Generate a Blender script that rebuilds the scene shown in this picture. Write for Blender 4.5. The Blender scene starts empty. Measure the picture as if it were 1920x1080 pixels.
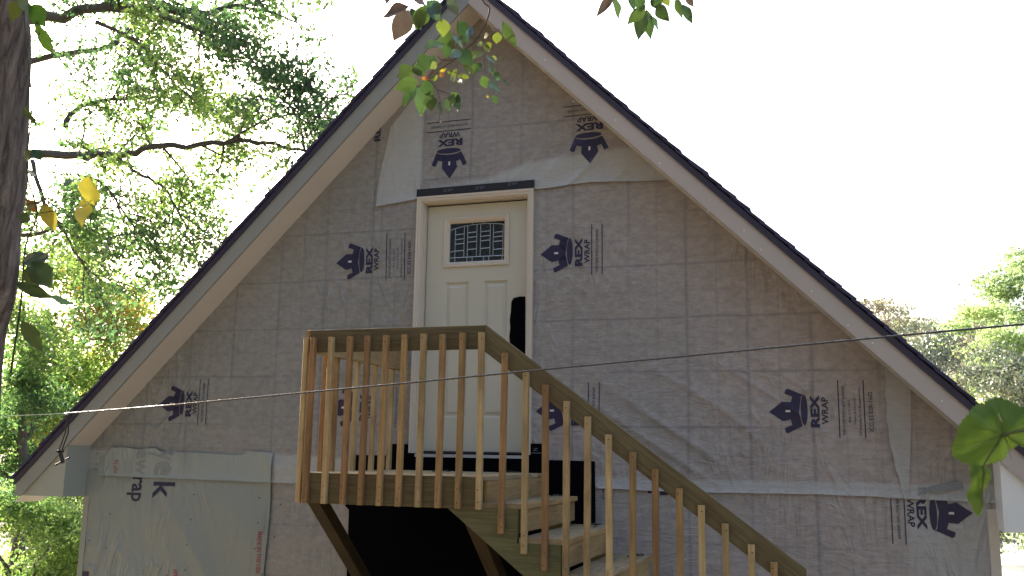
import bpy, bmesh, math, random
import numpy as np
from mathutils import Vector, Matrix, Quaternion
random.seed(7); rng = np.random.default_rng(11)
R = math.radians
sc = bpy.context.scene
COL = sc.collection

# ------------------------------------------------------------------ camera
CAM = np.array([3.216, -7.012, 0.010]); YAW, PITCH, ROLL, FPX = 0.3251, 0.17377, 0.01642, 1764.8
def cam_axes():
    cy, sy = math.cos(YAW), math.sin(YAW)
    f0 = np.array([-sy, cy, 0]); r0 = np.array([cy, sy, 0]); u0 = np.array([0, 0, 1.])
    f = f0*math.cos(PITCH)+u0*math.sin(PITCH); u = -f0*math.sin(PITCH)+u0*math.cos(PITCH)
    return r0*math.cos(ROLL)+u*math.sin(ROLL), -r0*math.sin(ROLL)+u*math.cos(ROLL), f
AR, AU, AF = cam_axes()
cd = bpy.data.cameras.new('camera'); cam = bpy.data.objects.new('camera', cd); COL.objects.link(cam)
M = Matrix.Identity(4)
for i in range(3):
    M[i][0], M[i][1], M[i][2], M[i][3] = AR[i], AU[i], -AF[i], CAM[i]
cam.matrix_world = M
cd.sensor_width = 36; cd.lens = FPX/1920*36; cd.clip_end = 2000; cd.clip_start = 0.05
cd.dof.use_dof = True; cd.dof.focus_distance = 8.0; cd.dof.aperture_fstop = 22
sc.camera = cam
# ------------------------------------------------------------------ light
SUN = Vector((-0.75, 0.46, 0.50)).normalized()
SUN_EL = math.asin(SUN.z); SUN_AZ = math.atan2(SUN.x, SUN.y)
w = bpy.data.worlds.new('World'); sc.world = w; w.use_nodes = True
nt = w.node_tree; nt.nodes.clear()
sky = nt.nodes.new('ShaderNodeTexSky'); sky.sky_type = 'NISHITA'; sky.sun_disc = False
sky.sun_elevation = SUN_EL; sky.sun_rotation = SUN_AZ; sky.air_density = 1.2; sky.dust_density = 7.0; sky.ozone_density = 1.0
bg = nt.nodes.new('ShaderNodeBackground'); bg.inputs[1].default_value = 0.15
wo = nt.nodes.new('ShaderNodeOutputWorld')
nt.links.new(sky.outputs[0], bg.inputs[0]); nt.links.new(bg.outputs[0], wo.inputs[0])
sd = bpy.data.lights.new('sun', 'SUN'); so = bpy.data.objects.new('sun', sd); COL.objects.link(so)
sd.energy = 4.5; sd.angle = R(0.55); sd.color = (1.0, 0.96, 0.90)
so.rotation_euler = SUN.to_track_quat('Z', 'Y').to_euler(); so.location = (-8, 6, 12)
sc.view_settings.view_transform = 'Standard'; sc.view_settings.look = 'None'
sc.view_settings.gamma = 1; sc.view_settings.use_curve_mapping = False
sc.view_settings.exposure = 1.97
sc.render.resolution_x = 1024; sc.render.resolution_y = 576

# ------------------------------------------------------------------ pixel -> real place on a known plane (1920x1080 photo)
def ray(px, py): return AF+(px-960)/FPX*AR-(py-540)/FPX*AU
def onY(px, py, y=0.0):
    d = ray(px, py); t = (y-CAM[1])/d[1]; return CAM+t*d
def onX(px, py, x):
    d = ray(px, py); t = (x-CAM[0])/d[0]; return CAM+t*d
def far(px, py, dist):
    d = ray(px, py); return CAM+d*dist
def vnoise(x, z, seed=0):
    x = np.asarray(x, float); z = np.asarray(z, float)
    xi = np.floor(x); zi = np.floor(z); fx = x-xi; fz = z-zi
    def h(a, b):
        v = np.sin(a*127.1+b*311.7+seed*74.7)*43758.5453; return v-np.floor(v)
    fx = fx*fx*(3-2*fx); fz = fz*fz*(3-2*fz)
    return (h(xi, zi)*(1-fx)+h(xi+1, zi)*fx)*(1-fz)+(h(xi, zi+1)*(1-fx)+h(xi+1, zi+1)*fx)*fz

# ------------------------------------------------------------------ object helpers
def loc_of(o):
    v = Vector((0, 0, 0))
    while o is not None: v += o.location; o = o.parent
    return v
def thing(name, label, cat, loc=(0, 0, 0), group=None):
    o = bpy.data.objects.new(name, None); COL.objects.link(o); o.location = loc; o.empty_display_size = .1
    o['label'] = label; o['category'] = cat
    if group: o['group'] = group
    return o
def tag(o, label, cat, group=None):
    o['label'] = label; o['category'] = cat
    if group: o['group'] = group
    return o
def mesh_obj(name, verts, faces, mat, parent=None, smooth=False, uv=None, attr=None, mats=None, mi=None):
    off = loc_of(parent) if parent else Vector((0, 0, 0))
    v = np.asarray(verts, float)-np.array(off)
    me = bpy.data.meshes.new(name)
    me.from_pydata(v.tolist() if len(v) < 5000 else v.tolist(), [], faces if isinstance(faces, list) else faces.tolist())
    for m in (mats or [mat]): me.materials.append(m)
    if mi is not None: me.polygons.foreach_set('material_index', np.asarray(mi, np.int32))
    if smooth: me.polygons.foreach_set('use_smooth', np.ones(len(me.polygons), bool))
    if uv is not None:
        l = me.uv_layers.new(name='UVMap'); l.data.foreach_set('uv', np.asarray(uv, np.float32).ravel())
    if attr is not None:
        for k, a in attr.items():
            at = me.attributes.new(k, 'FLOAT', 'POINT'); at.data.foreach_set('value', np.asarray(a, np.float32))
    me.update()
    o = bpy.data.objects.new(name, me); COL.objects.link(o); o.parent = parent
    return o
class MB:
    def __init__(s): s.v = []; s.f = []; s.uv = []; s.mi = []
    def add(s, v, f, uv=None, mi=0):
        b = len(s.v); s.v += [tuple(map(float, q)) for q in v]
        for k, face in enumerate(f):
            s.f.append([b+i for i in face])
            s.uv += (uv[k] if uv else [(0, 0)]*len(face)); s.mi.append(mi)
    def build(s, name, mat, parent=None, smooth=False, mats=None):
        return mesh_obj(name, s.v, s.f, mat, parent, smooth, uv=s.uv, mats=mats, mi=s.mi if mats else None)
    def board(s, p0, p1, up, w, t, cut0=None, cut1=None, mi=0, ch=0.0025):
        """box from p0 to p1, width w along up, thickness t across, long edges chamfered; cut = direction of the end face"""
        p0 = Vector(p0); p1 = Vector(p1); d = (p1-p0); L = d.length; d.normalize()
        up = Vector(up); up = (up-d*up.dot(d)).normalized(); sd_ = d.cross(up).normalized()
        off = random.random()*7
        c = min(ch, t*.3, w*.3)
        prof = [(-w/2+c, -t/2), (w/2-c, -t/2), (w/2, -t/2+c), (w/2, t/2-c), (w/2-c, t/2), (-w/2+c, t/2), (-w/2, t/2-c), (-w/2, -t/2+c)]
        vs = []
        for k, (P, cut) in enumerate(((p0, cut0), (p1, cut1))):
            for a, b in prof:
                q = P+up*a+sd_*b
                if cut is not None:
                    n = Vector(cut); q = q+d*((P-q).dot(n)/d.dot(n))
                vs.append(q)
        n = 8; fs = []; uv = []
        per = 0
        for i in range(n):
            j = (i+1) % n; a = math.hypot(prof[j][0]-prof[i][0], prof[j][1]-prof[i][1])
            fs.append([i, j, n+j, n+i]); uv.append([(off, off+per), (off, off+per+a), (off+L, off+per+a), (off+L, off+per)]); per += a
        fs.append(list(range(n))[::-1]); fs.append([n+i for i in range(n)])
        e = [(off+7+a*.3, off+b) for a, b in prof]; uv += [e[::-1], e]
        s.add(vs, fs, uv, mi)
    def box(s, a, b, mi=0):
        x0, y0, z0 = a; x1, y1, z1 = b
        v = [(x0, y0, z0), (x1, y0, z0), (x1, y1, z0), (x0, y1, z0), (x0, y0, z1), (x1, y0, z1), (x1, y1, z1), (x0, y1, z1)]
        f = [[0, 3, 2, 1], [4, 5, 6, 7], [0, 1, 5, 4], [1, 2, 6, 5], [2, 3, 7, 6], [3, 0, 4, 7]]
        uv = [[(v[i][0]+v[i][1], v[i][2]+v[i][1]) for i in q] for q in f]
        s.add(v, f, uv, mi)
    def prism(s, poly, y0, y1, mi=0):
        n = len(poly); v = [(x, y0, z) for x, z in poly]+[(x, y1, z) for x, z in poly]
        area = sum(poly[i][0]*poly[(i+1) % n][1]-poly[(i+1) % n][0]*poly[i][1] for i in range(n))
        fr = list(range(n)); bk = [n+i for i in range(n)][::-1]
        if (area > 0) == (y0 > y1): fr = fr[::-1]; bk = bk[::-1]
        f = [fr, bk]
        for i in range(n):
            j = (i+1) % n; q = [i, n+i, n+j, j]
            if (area > 0) == (y0 > y1): q = q[::-1]
            f.append(q)
        uv = [[(v[i][0], v[i][2]+v[i][1]) for i in q] for q in f]
        s.add(v, f, uv, mi)
    def tube(s, pts, rad, n=8, mi=0, cap=True, jit=0.0):
        pts = [Vector(p) for p in pts]; rr = rad if hasattr(rad, '__len__') else [rad]*len(pts)
        vs = []; prev = None
        for i, p in enumerate(pts):
            d = (pts[min(i+1, len(pts)-1)]-pts[max(i-1, 0)]).normalized()
            if prev is None:
                a = d.orthogonal().normalized()
            else:
                a = (prev-d*prev.dot(d)).normalized()
            prev = a; b = d.cross(a)
            for k in range(n):
                t = 2*math.pi*k/n; q = rr[i]*(1+jit*(random.random()-.5)); vs.append(p+(a*math.cos(t)+b*math.sin(t))*q)
        fs = []
        for i in range(len(pts)-1):
            for k in range(n):
                fs.append([i*n+k, i*n+(k+1) % n, (i+1)*n+(k+1) % n, (i+1)*n+k])
        if cap: fs.append(list(range(n))[::-1]); fs.append([(len(pts)-1)*n+k for k in range(n)])
        uv = [[(vs[i][2], (i % n)/n*.3) for i in q] for q in fs]
        s.add(vs, fs, uv, mi)

# ------------------------------------------------------------------ materials
class NM:
    def __init__(s, name):
        s.m = bpy.data.materials.new(name); s.m.use_nodes = True; s.t = s.m.node_tree; s.n = s.t.nodes
        s.b = s.n['Principled BSDF']; s.o = s.n['Material Output']
    def N(s, ty, **kw):
        n = s.n.new(ty)
        for k, v in kw.items():
            if k in n.inputs: 
                if hasattr(v, 'is_output') : s.t.links.new(v, n.inputs[k])
                else: n.inputs[k].default_value = v
            else: setattr(n, k, v)
        return n
    def L(s, a, b): s.t.links.new(a, b)
    def mix(s, f, a, b):
        n = s.n.new('ShaderNodeMix'); n.data_type = 'RGBA'
        for i, v in ((0, f), (6, a), (7, b)):
            if hasattr(v, 'is_output'): s.L(v, n.inputs[i])
            else: n.inputs[i].default_value = v if i == 0 else (tuple(v)+(1,))[:4]
        return n.outputs[2]
    def math(s, op, a, b=None, c=None, clamp=False):
        n = s.n.new('ShaderNodeMath'); n.operation = op; n.use_clamp = clamp
        for i, v in enumerate((a, b, c)):
            if v is None: continue
            if hasattr(v, 'is_output'): s.L(v, n.inputs[i])
            else: n.inputs[i].default_value = v
        return n.outputs[0]
    def coord(s, scale=(1, 1, 1), out='Object', rot=(0, 0, 0)):
        tc = s.n.new('ShaderNodeTexCoord'); mp = s.n.new('ShaderNodeMapping')
        mp.inputs['Scale'].default_value = scale; mp.inputs['Rotation'].default_value = rot
        s.L(tc.outputs[out], mp.inputs[0]); return mp.outputs[0]
    def noise(s, vec, scale, detail=4, rough=.5, dist=0.0):
        n = s.N('ShaderNodeTexNoise', Vector=vec, Scale=scale, Detail=detail, Roughness=rough, Distortion=dist); return n.outputs[0]
    def ramp(s, f, stops):
        n = s.n.new('ShaderNodeValToRGB'); e = n.color_ramp.elements
        while len(e) < len(stops): e.new(.5)
        for q, (p, c) in zip(e, stops): q.position = p; q.color = (tuple(c)+(1,))[:4] if hasattr(c, '__len__') else (c, c, c, 1)
        s.L(f, n.inputs[0]); return n.outputs[0]
    def bump(s, h, dist, strength=1.0, normal=None):
        n = s.N('ShaderNodeBump', Height=h, Distance=dist, Strength=strength)
        if normal is not None: s.L(normal, n.inputs['Normal'])
        return n.outputs[0]
def simple(name, col, rough=.6, spec=.5, metal=0, nscale=0, namt=.15, bump=0):
    m = NM(name); m.b.inputs['Roughness'].default_value = rough; m.b.inputs['Specular IOR Level'].default_value = spec
    m.b.inputs['Metallic'].default_value = metal
    if nscale:
        f = m.noise(m.coord(), nscale, 5, .6)
        c = m.mix(f, tuple(x*(1-namt) for x in col), tuple(x*(1+namt) for x in col)); m.L(c, m.b.inputs['Base Color'])
        if bump: m.L(m.bump(f, bump), m.b.inputs['Normal'])
    else: m.b.inputs['Base Color'].default_value = tuple(col)+(1,)
    return m.m

def wrap_mat(name, warm, cool, lap, grid=1.0, flk=1.0, bd=1.0):
    m = NM(name)
    v = m.coord()
    sep = m.N('ShaderNodeSeparateXYZ', Vector=v)
    x, z = sep.outputs[0], sep.outputs[2]
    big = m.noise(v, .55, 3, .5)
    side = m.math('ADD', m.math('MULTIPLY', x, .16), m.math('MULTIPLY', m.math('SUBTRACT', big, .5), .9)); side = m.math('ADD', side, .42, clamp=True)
    rake_shade = m.math('MULTIPLY', m.math('SUBTRACT', x, 2.3), .34, clamp=True); side = m.math('MULTIPLY', side, m.math('SUBTRACT', 1, rake_shade))  # shade under the right rake put into the colour: warm tone fades out
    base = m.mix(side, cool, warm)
    # sheathing seen faintly through the sheet
    flake = m.noise(m.coord(scale=(5, 1, 9)), 3.5, 6, .65)
    flake = m.ramp(flake, [(.35, 1-.18*flk), (.65, 1+.12*flk)])
    n = m.N('ShaderNodeVectorMath', operation='MULTIPLY'); m.L(base, n.inputs[0]); m.L(flake, n.inputs[1]); base = n.outputs[0]
    # dark printed grid lines of the panels behind
    wob = m.math('MULTIPLY', m.math('SUBTRACT', m.noise(v, 1.3, 2), .5), .03)
    def lines(c, period, phase, width, sub):
        q = m.math('FRACT', m.math('DIVIDE', m.math('ADD', m.math('ADD', c, wob), phase), period))
        dd = m.math('SUBTRACT', .5, m.math('ABSOLUTE', m.math('SUBTRACT', q, .5)))
        return m.math('SUBTRACT', 1, m.math('DIVIDE', dd, width/period), clamp=True)
    lv = m.math('MAXIMUM', lines(x, .438, .0-2.574+.438*20, .020, 0), m.math('MULTIPLY', lines(x, .438, .219-2.574+.438*20, .013, 0), .45))
    lh = m.math('MAXIMUM', lines(z, .408, .0-.718+.408*20, .015, 0), m.math('MULTIPLY', lines(z, .408, .204-.718+.408*20, .011, 0), .35))
    fade = m.ramp(m.noise(m.coord(scale=(1.2, 1, .45)), 1.4, 2), [(.35, .15), (.55, 1.0)])
    fade2 = m.ramp(m.noise(m.coord(scale=(.45, 1, 2.6)), 1.3, 2), [(.4, .25), (.55, 1.0)])
    g = m.math('MAXIMUM', m.math('MULTIPLY', lv, fade), m.math('MULTIPLY', lh, fade2))
    at = m.n.new('ShaderNodeAttribute'); at.attribute_name = 'lap'
    lapf = at.outputs['Fac']
    g = m.math('MULTIPLY', m.math('MULTIPLY', g, .44*grid), m.math('SUBTRACT', 1, m.math('MULTIPLY', lapf, .75)))
    base = m.mix(g, base, (.09, .10, .125))
    base = m.mix(m.math('MULTIPLY', lapf, .85), base, lap)
    m.L(base, m.b.inputs['Base Color'])
    m.b.inputs['Roughness'].default_value = .42; m.b.inputs['Specular IOR Level'].default_value = .45
    f1 = m.noise(m.coord(scale=(1, 1, 2.4), rot=(0, R(20), 0)), 9, 6, .6, 1.2)
    f2 = m.noise(m.coord(scale=(1, 1, 3.2), rot=(0, R(-35), 0)), 2.6, 4, .55, 2.2)
    r = m.n.new('ShaderNodeMath'); r.operation = 'ABSOLUTE'; m.L(m.math('SUBTRACT', f2, .5), r.inputs[0])
    h = m.math('ADD', m.math('MULTIPLY', f1, .5), m.math('MULTIPLY', r.outputs[0], 1.6))
    # soft sagging folds, a few centimetres across, running on the diagonal
    v3 = m.coord(scale=(1, 1, .34), rot=(0, R(38 if grid else -28), 0)); f3 = m.noise(v3, 3.6, 3, .5, 1.4)
    q3 = m.n.new('ShaderNodeMath'); q3.operation = 'ABSOLUTE'; m.L(m.math('SUBTRACT', f3, .5), q3.inputs[0])
    h3 = m.math('POWER', m.math('SUBTRACT', 1, m.math('MULTIPLY', q3.outputs[0], 3.2), clamp=True), 3)
    patch = m.ramp(m.noise(v, .9, 2), [(.42, .12), (.62, 1.0)])
    n1 = m.bump(h, .011*bd, .7)
    m.L(m.bump(m.math('MULTIPLY', h3, patch), .015 if grid else .045, .8, n1), m.b.inputs['Normal'])
    return m.m
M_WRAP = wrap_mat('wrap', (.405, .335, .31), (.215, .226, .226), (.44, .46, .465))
M_TYV = wrap_mat('white_wrap', (.235, .262, .255), (.235, .262, .255), (.29, .325, .32), grid=0.0, flk=.12, bd=.3)

def wood_mat(name, c0, c1, knot=True, dark=(.10, .06, .03)):
    m = NM(name)
    uv = m.coord(scale=(1, 1, 1), out='UV')
    oi = m.n.new('ShaderNodeObjectInfo')
    sc1 = m.N('ShaderNodeMapping', Vector=uv); sc1.inputs['Scale'].default_value = (1.2, 22, 1)
    warp = m.noise(uv, 3.0, 3, .5)
    wv = m.N('ShaderNodeTexNoise', Vector=sc1.outputs[0], Scale=2.2, Detail=5, Roughness=.6, Distortion=.8)
    grain = m.ramp(wv.outputs[0], [(.38, 0), (.6, 1)])
    sc2 = m.N('ShaderNodeMapping', Vector=uv); sc2.inputs['Scale'].default_value = (2.5, 90, 1)
    fine = m.noise(sc2.outputs[0], 3, 3, .6)
    g = m.math('ADD', m.math('MULTIPLY', grain, .7), m.math('MULTIPLY', fine, .35), clamp=True)
    c = m.mix(g, c0, c1)
    tint = m.math('ADD', .82, m.math('MULTIPLY', oi.outputs['Random'], .36))
    hs = m.N('ShaderNodeHueSaturation', Color=c); m.L(tint, hs.inputs['Value'])
    c = hs.outputs[0]
    if knot:
        vm = m.N('ShaderNodeMapping', Vector=uv); vm.inputs['Scale'].default_value = (2.2, 7.5, 1)
        vo = m.N('ShaderNodeTexVoronoi', Vector=vm.outputs[0], Scale=1.0)
        kf = m.ramp(vo.outputs['Distance'], [(.05, 1.0), (.13, 0.0)])
        c = m.mix(m.math('MULTIPLY', kf, .7), c, dark)
    st = m.ramp(m.noise(uv, 2.3, 5, .65), [(.45, 0), (.7, .55)])
    c = m.mix(st, c, dark)
    m.L(c, m.b.inputs['Base Color']); m.b.inputs['Roughness'].default_value = .7; m.b.inputs['Specular IOR Level'].default_value = .3
    m.L(m.bump(g, .002, .6), m.b.inputs['Normal'])
    return m.m
W_PALE = wood_mat('pine_pale', (.33, .225, .10), (.47, .345, .18))
W_MID = wood_mat('pine_tan', (.25, .145, .055), (.38, .25, .115))
W_RED = wood_mat('cedar_red', (.215, .11, .045), (.34, .20, .09))
W_TREAT = wood_mat('pine_treated', (.08, .061, .029), (.14, .11, .055))
W_GREEN = wood_mat('pine_treated_green', (.085, .085, .04), (.14, .135, .065))
W_RISER = wood_mat('pine_riser', (.27, .175, .075), (.39, .27, .13))
W_TOP = wood_mat('pine_weathered', (.25, .195, .115), (.37, .30, .19))
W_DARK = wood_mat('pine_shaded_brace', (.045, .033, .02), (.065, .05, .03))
M_TRIM = simple('primed_trim', (.56, .50, .43), .5, nscale=6, namt=.05)
M_DOOR = simple('door_paint', (.50, .475, .40), .42, nscale=3, namt=.03)
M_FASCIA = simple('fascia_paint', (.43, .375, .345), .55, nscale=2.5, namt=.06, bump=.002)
M_FASCIA_G = simple('fascia_grey', (.245, .25, .235), .55, nscale=2.5, namt=.06, bump=.002)  # greyer than the right barge board; used on the left and the eaves
M_SOFFIT = simple('soffit_panel', (.60, .565, .53), .6, nscale=3, namt=.05)
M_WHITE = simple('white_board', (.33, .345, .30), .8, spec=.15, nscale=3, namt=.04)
M_WHITE2 = simple('lit_white', (.74, .74, .72), .5, nscale=3, namt=.03)  # white with the right return's stronger light put in; nail heads share it
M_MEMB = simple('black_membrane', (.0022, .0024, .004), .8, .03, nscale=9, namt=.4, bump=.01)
M_TAPE = simple('flashing_tape', (.010, .009, .018), .38, .5, nscale=14, namt=.3, bump=.006)
M_TAPEPRINT = simple('tape_print', (.10, .10, .13), .5)
M_INK = simple('navy_ink', (.016, .012, .052), .45)
M_INKFADE = simple('ink_through_sheet', (.20, .22, .23), .5)
M_GREYINK = simple('grey_ink', (.24, .25, .26), .5)
M_REDINK = simple('red_ink', (.28, .045, .05), .5)
M_BLANK = simple('unprinted_window', (.62, .58, .60), .5)
M_GLASS = NM('dark_glass'); M_GLASS.b.inputs['Base Color'].default_value = (.008, .011, .018, 1); M_GLASS.b.inputs['Roughness'].default_value = .12
M_GLASS.L(M_GLASS.bump(M_GLASS.noise(M_GLASS.coord(), 22, 3), .01, .5), M_GLASS.b.inputs['Normal']); M_GLASS = M_GLASS.m
M_CAME = simple('lead_came', (.42, .46, .50), .35, metal=.6)
M_DRIP = simple('drip_edge', (.032, .024, .052), .45)
M_SHING = simple('asphalt_shingle', (.044, .040, .092), .85, nscale=60, namt=.5, bump=.004)
M_STEEL = simple('cable_steel', (.05, .045, .045), .24, spec=.9, metal=.15)
M_BLACK = simple('black_plastic', (.012, .012, .014), .4)
M_NAIL = simple('nail_head', (.03, .025, .02), .5)
M_SHEATH = simple('sheathing', (.22, .16, .10), .8)
M_GROUND = simple('leaf_litter', (.13, .10, .055), .95, nscale=3.5, namt=.5, bump=.05)
M_BARK = NM('bark')
_v = M_BARK.coord(scale=(1, 1, .16)); _f = M_BARK.noise(_v, 26, 8, .7, 1.0)
_g = M_BARK.ramp(_f, [(.36, (.045, .032, .028)), (.52, (.17, .13, .11)), (.7, (.32, .26, .22))])
M_BARK.L(_g, M_BARK.b.inputs['Base Color']); M_BARK.b.inputs['Roughness'].default_value = .95
M_BARK.L(M_BARK.bump(_f, .05, 1.0), M_BARK.b.inputs['Normal']); M_BARK = M_BARK.m
M_LIMB = simple('limb_bark', (.11, .095, .095), .9, nscale=12, namt=.4)
def leaf_mat(name, stops, trans=.5, gloss=.35, rough=.5):
    m = NM(name); at = m.n.new('ShaderNodeAttribute'); at.attribute_name = 'tint'
    c = m.ramp(at.outputs['Fac'], stops)
    m.L(c, m.b.inputs['Base Color']); m.b.inputs['Roughness'].default_value = rough; m.b.inputs['Specular IOR Level'].default_value = gloss
    tr = m.n.new('ShaderNodeBsdfTranslucent')
    g = m.n.new('ShaderNodeMix'); g.data_type = 'RGBA'; g.blend_type = 'MULTIPLY'; g.inputs[0].default_value = 1
    m.L(c, g.inputs[6]); g.inputs[7].default_value = (1.6, 1.95, 1.2, 1)
    m.L(g.outputs[2], tr.inputs[0])
    mx = m.n.new('ShaderNodeMixShader'); mx.inputs[0].default_value = trans
    m.L(m.b.outputs[0], mx.inputs[1]); m.L(tr.outputs[0], mx.inputs[2]); m.L(mx.outputs[0], m.o.inputs[0])
    return m.m
GREENS = [(0, (.052, .088, .052)), (.4, (.088, .145, .068)), (.65, (.16, .225, .09)), (1, (.31, .35, .12))]
M_OAKLEAF = leaf_mat('oak_leaf', GREENS)
M_WOOD = leaf_mat('added_tree_leaf', [(0, (.012, .02, .012)), (1, (.03, .04, .02))], trans=.1)
M_GOLDLEAF = leaf_mat('yellowing_leaf', [(0, (.06, .10, .04)), (.5, (.13, .195, .065)), (.85, (.27, .29, .08)), (1, (.36, .21, .06))])
M_PALELEAF = leaf_mat('pale_hazed_leaf', [(0, (.12, .16, .10)), (.6, (.25, .29, .17)), (1, (.38, .38, .22))])  # right-hand trees: haze put into these pale and greyed leaf colours
M_REDLEAF = leaf_mat('reddish_leaf', [(0, (.10, .075, .07)), (.5, (.19, .15, .13)), (1, (.30, .27, .21))], trans=.3, gloss=.9, rough=.35)
M_GREYLEAF = leaf_mat('grey_green_leaf', [(0, (.045, .052, .052)), (.6, (.085, .10, .085)), (1, (.22, .22, .17))], trans=.25, gloss=.9, rough=.35)

# ------------------------------------------------------------------ ground
gx = np.linspace(-60, 60, 61); gy = np.linspace(-40, 90, 66)
GX, GY = np.meshgrid(gx, gy)
def gz(x, y):
    z = -2.85+np.clip((-y-2.2)/4.5, 0, 1)**1.3*1.25
    return z+(vnoise(x*.25, y*.25, 3)-.5)*.0*np.clip((np.abs(y-2)-6)/6, 0, 1)
GZ = gz(GX, GY); nxg = len(gx)
gv = np.stack([GX.ravel(), GY.ravel(), GZ.ravel()], 1)
gf = [[j*nxg+i, j*nxg+i+1, (j+1)*nxg+i+1, (j+1)*nxg+i] for j in range(len(gy)-1) for i in range(nxg-1)]
g = mesh_obj('ground', gv, gf, M_GROUND, smooth=True); g['kind'] = 'structure'
dv = mesh_obj('driveway', [(5.0, -1.6, -2.844), (11.5, -1.6, -2.844), (13.5, 62, -2.844), (6.0, 62, -2.844)], [[0, 1, 2, 3]], simple('pale_concrete', (.50, .48, .45), .8, nscale=2.0, namt=.08)); dv['kind'] = 'structure'
e = 900
gp = mesh_obj('distant_ground', [(-e, -e, -3.3), (e, -e, -3.3), (e, e, -3.3), (-e, e, -3.3)], [[0, 1, 2, 3]], M_GROUND); gp['kind'] = 'structure'

# ------------------------------------------------------------------ house
AX, APZ, S = 0.537, 3.650, 0.985
OV = 0.309
WL, WR, GND = -3.15, 4.225, -2.95
BACK = 7.0
def roofz(x): return APZ-S*np.abs(np.asarray(x)-AX)
house = thing('house', 'steep gabled house end covered in grey housewrap with cream upper door', 'house', (AX, 3.0, GND))
DX0, DX1, DZ1 = 0.066, 0.981, 2.06       # rough opening of the door
TX = (0.0, 0.017)
# walls behind the wrap
mb = MB()
mb.prism([(WL, GND), (-.0+.02, GND), (.02, roofz(.02)-.02), (WL, roofz(WL)-.02)], .02, .14)
mb.prism([(1.03, GND), (WR, GND), (WR, roofz(WR)-.02), (1.03, roofz(1.03)-.02)], .02, .14)
mb.prism([(.02, DZ1+.04), (1.03, DZ1+.04), (1.03, roofz(1.03)-.02), (AX, APZ-.02), (.02, roofz(.02)-.02)], .02, .14)
mb.prism([(.02, GND), (1.03, GND), (1.03, -.02), (.02, -.02)], .02, .14)
mb.build('gable_wall', M_SHEATH, house)
mb = MB(); mb.box((WL, .14, GND), (WL+.14, BACK, roofz(WL)-.02)); mb.box((WR-.14, .14, GND), (WR, BACK, roofz(WR)-.02))
mb.prism([(WL, GND), (WR, GND), (WR, roofz(WR)-.02), (AX, APZ-.02), (WL, roofz(WL)-.02)], BACK, BACK+.14)
mb.build('side_wall', M_WHITE, house)

# housewrap surface relief shared by sheets and their print
def ridge(x, z, ang, f, st, seed):
    a = math.radians(ang); u = x*math.cos(a)+z*math.sin(a); v = -x*math.sin(a)+z*math.cos(a)
    n = vnoise(u*f/st+vnoise(x*1.3, z*1.3, seed+9)*1.2, v*f, seed); return (1-np.abs(2*n-1))**3
def relief(x, z):
    x = np.asarray(x, float); z = np.asarray(z, float)
    d = .004*vnoise(x*1.1, z*1.1, 1)+.0035*ridge(x, z, -32, 4.5, 5, 5)*vnoise(x*.9, z*.9, 6)
    m1 = np.exp(-(((x-2.3)/.8)**2+((z-.25)/.4)**2)); d = d+.021*m1*ridge(x, z, -33, 6.5, 9, 12)
    m2 = np.exp(-(((x-1.45)/.45)**2+((z-2.2)/.25)**2)); d = d+.020*m2*ridge(x, z, 42, 8, 8, 14)
    m3 = np.exp(-(((x+1.75)/.7)**2+((z+.8)/.45)**2)); d = d+.038*m3*ridge(x, z, -58, 3.2, 4, 15)
    m4 = np.exp(-(((x-4.0)/.35)**2+((z+.8)/.5)**2)); d = d+.024*m4*ridge(x, z, 80, 6, 5, 16)
    m5 = np.exp(-(((x+1.25)/.25)**2+((z+.15)/.2)**2)); d = d+.022*m5*ridge(x, z, -40, 8, 6, 17)
    return d
def sheet(name, x0, x1, bot, top, off, mat, lapfn=None, curl=.0, nx=None, dz=.02, par=None, label=None, xw=None, curlw=.035):
    nx = nx or max(2, int((x1-x0)/.02))
    xs = np.linspace(x0, x1, nx+1); b = bot(xs); t = top(xs)
    nz = max(2, int((t-b).max()/dz)); tt = np.linspace(0, 1, nz+1)
    tt = np.concatenate([[0, .15/nz, .4/nz, .7/nz], tt[1:]]); nz = len(tt)-1
    X = np.repeat(xs[None], nz+1, 0); Z = b[None]*(1-tt[:, None])+t[None]*tt[:, None]
    if xw is not None: X = X+xw(X, Z)
    dist = Z-b[None]
    Y = -(off+relief(X, Z)+curl*np.exp(-dist/curlw))
    lap = lapfn(X, Z) if lapfn else np.zeros_like(X)
    v = np.stack([X.ravel(), Y.ravel(), Z.ravel()], 1); n = nx+1
    f = [[j*n+i, j*n+i+1, (j+1)*n+i+1, (j+1)*n+i] for j in range(nz) for i in range(nx)]
    o = mesh_obj(name, v, f, mat, par or house, smooth=True, attr={'lap': lap.ravel()})
    if label: o['label'] = label
    return o
sst = lambda e0, e1, v: np.clip((v-e0)/(e1-e0), 0, 1)**2*(3-2*np.clip((v-e0)/(e1-e0), 0, 1))
cst = lambda c: (lambda x: np.full_like(x, c))
SEAMX = [-3.15, -1.24, -1.09, 1.55, 2.1, 2.71, 3.1, 3.49, 3.75, 4.24]; SEAMZ = [-.245, -.262, -.266, -.235, -.246, -.240, -.236, -.240, -.248, -.263]
seam = lambda x: np.interp(x, SEAMX, SEAMZ)+.004*(vnoise(x*7, x*0, 4)-.5)
rf = lambda x: roofz(x)+.0
def lap_low(x, z): return .55*sst(3.64, 3.72, x)*(1-.6*sst(-.45, -.9, z)) + .12*vnoise(x*2, z*2, 8)
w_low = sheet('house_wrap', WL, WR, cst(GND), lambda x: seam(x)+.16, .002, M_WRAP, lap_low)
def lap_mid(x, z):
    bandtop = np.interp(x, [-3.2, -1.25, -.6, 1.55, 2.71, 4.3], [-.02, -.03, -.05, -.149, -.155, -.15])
    return .6*(1-sst(-.012, .012, z-bandtop))+.18*np.exp(-(((x-1.09)/.035)**2))*(x > .9)
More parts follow.
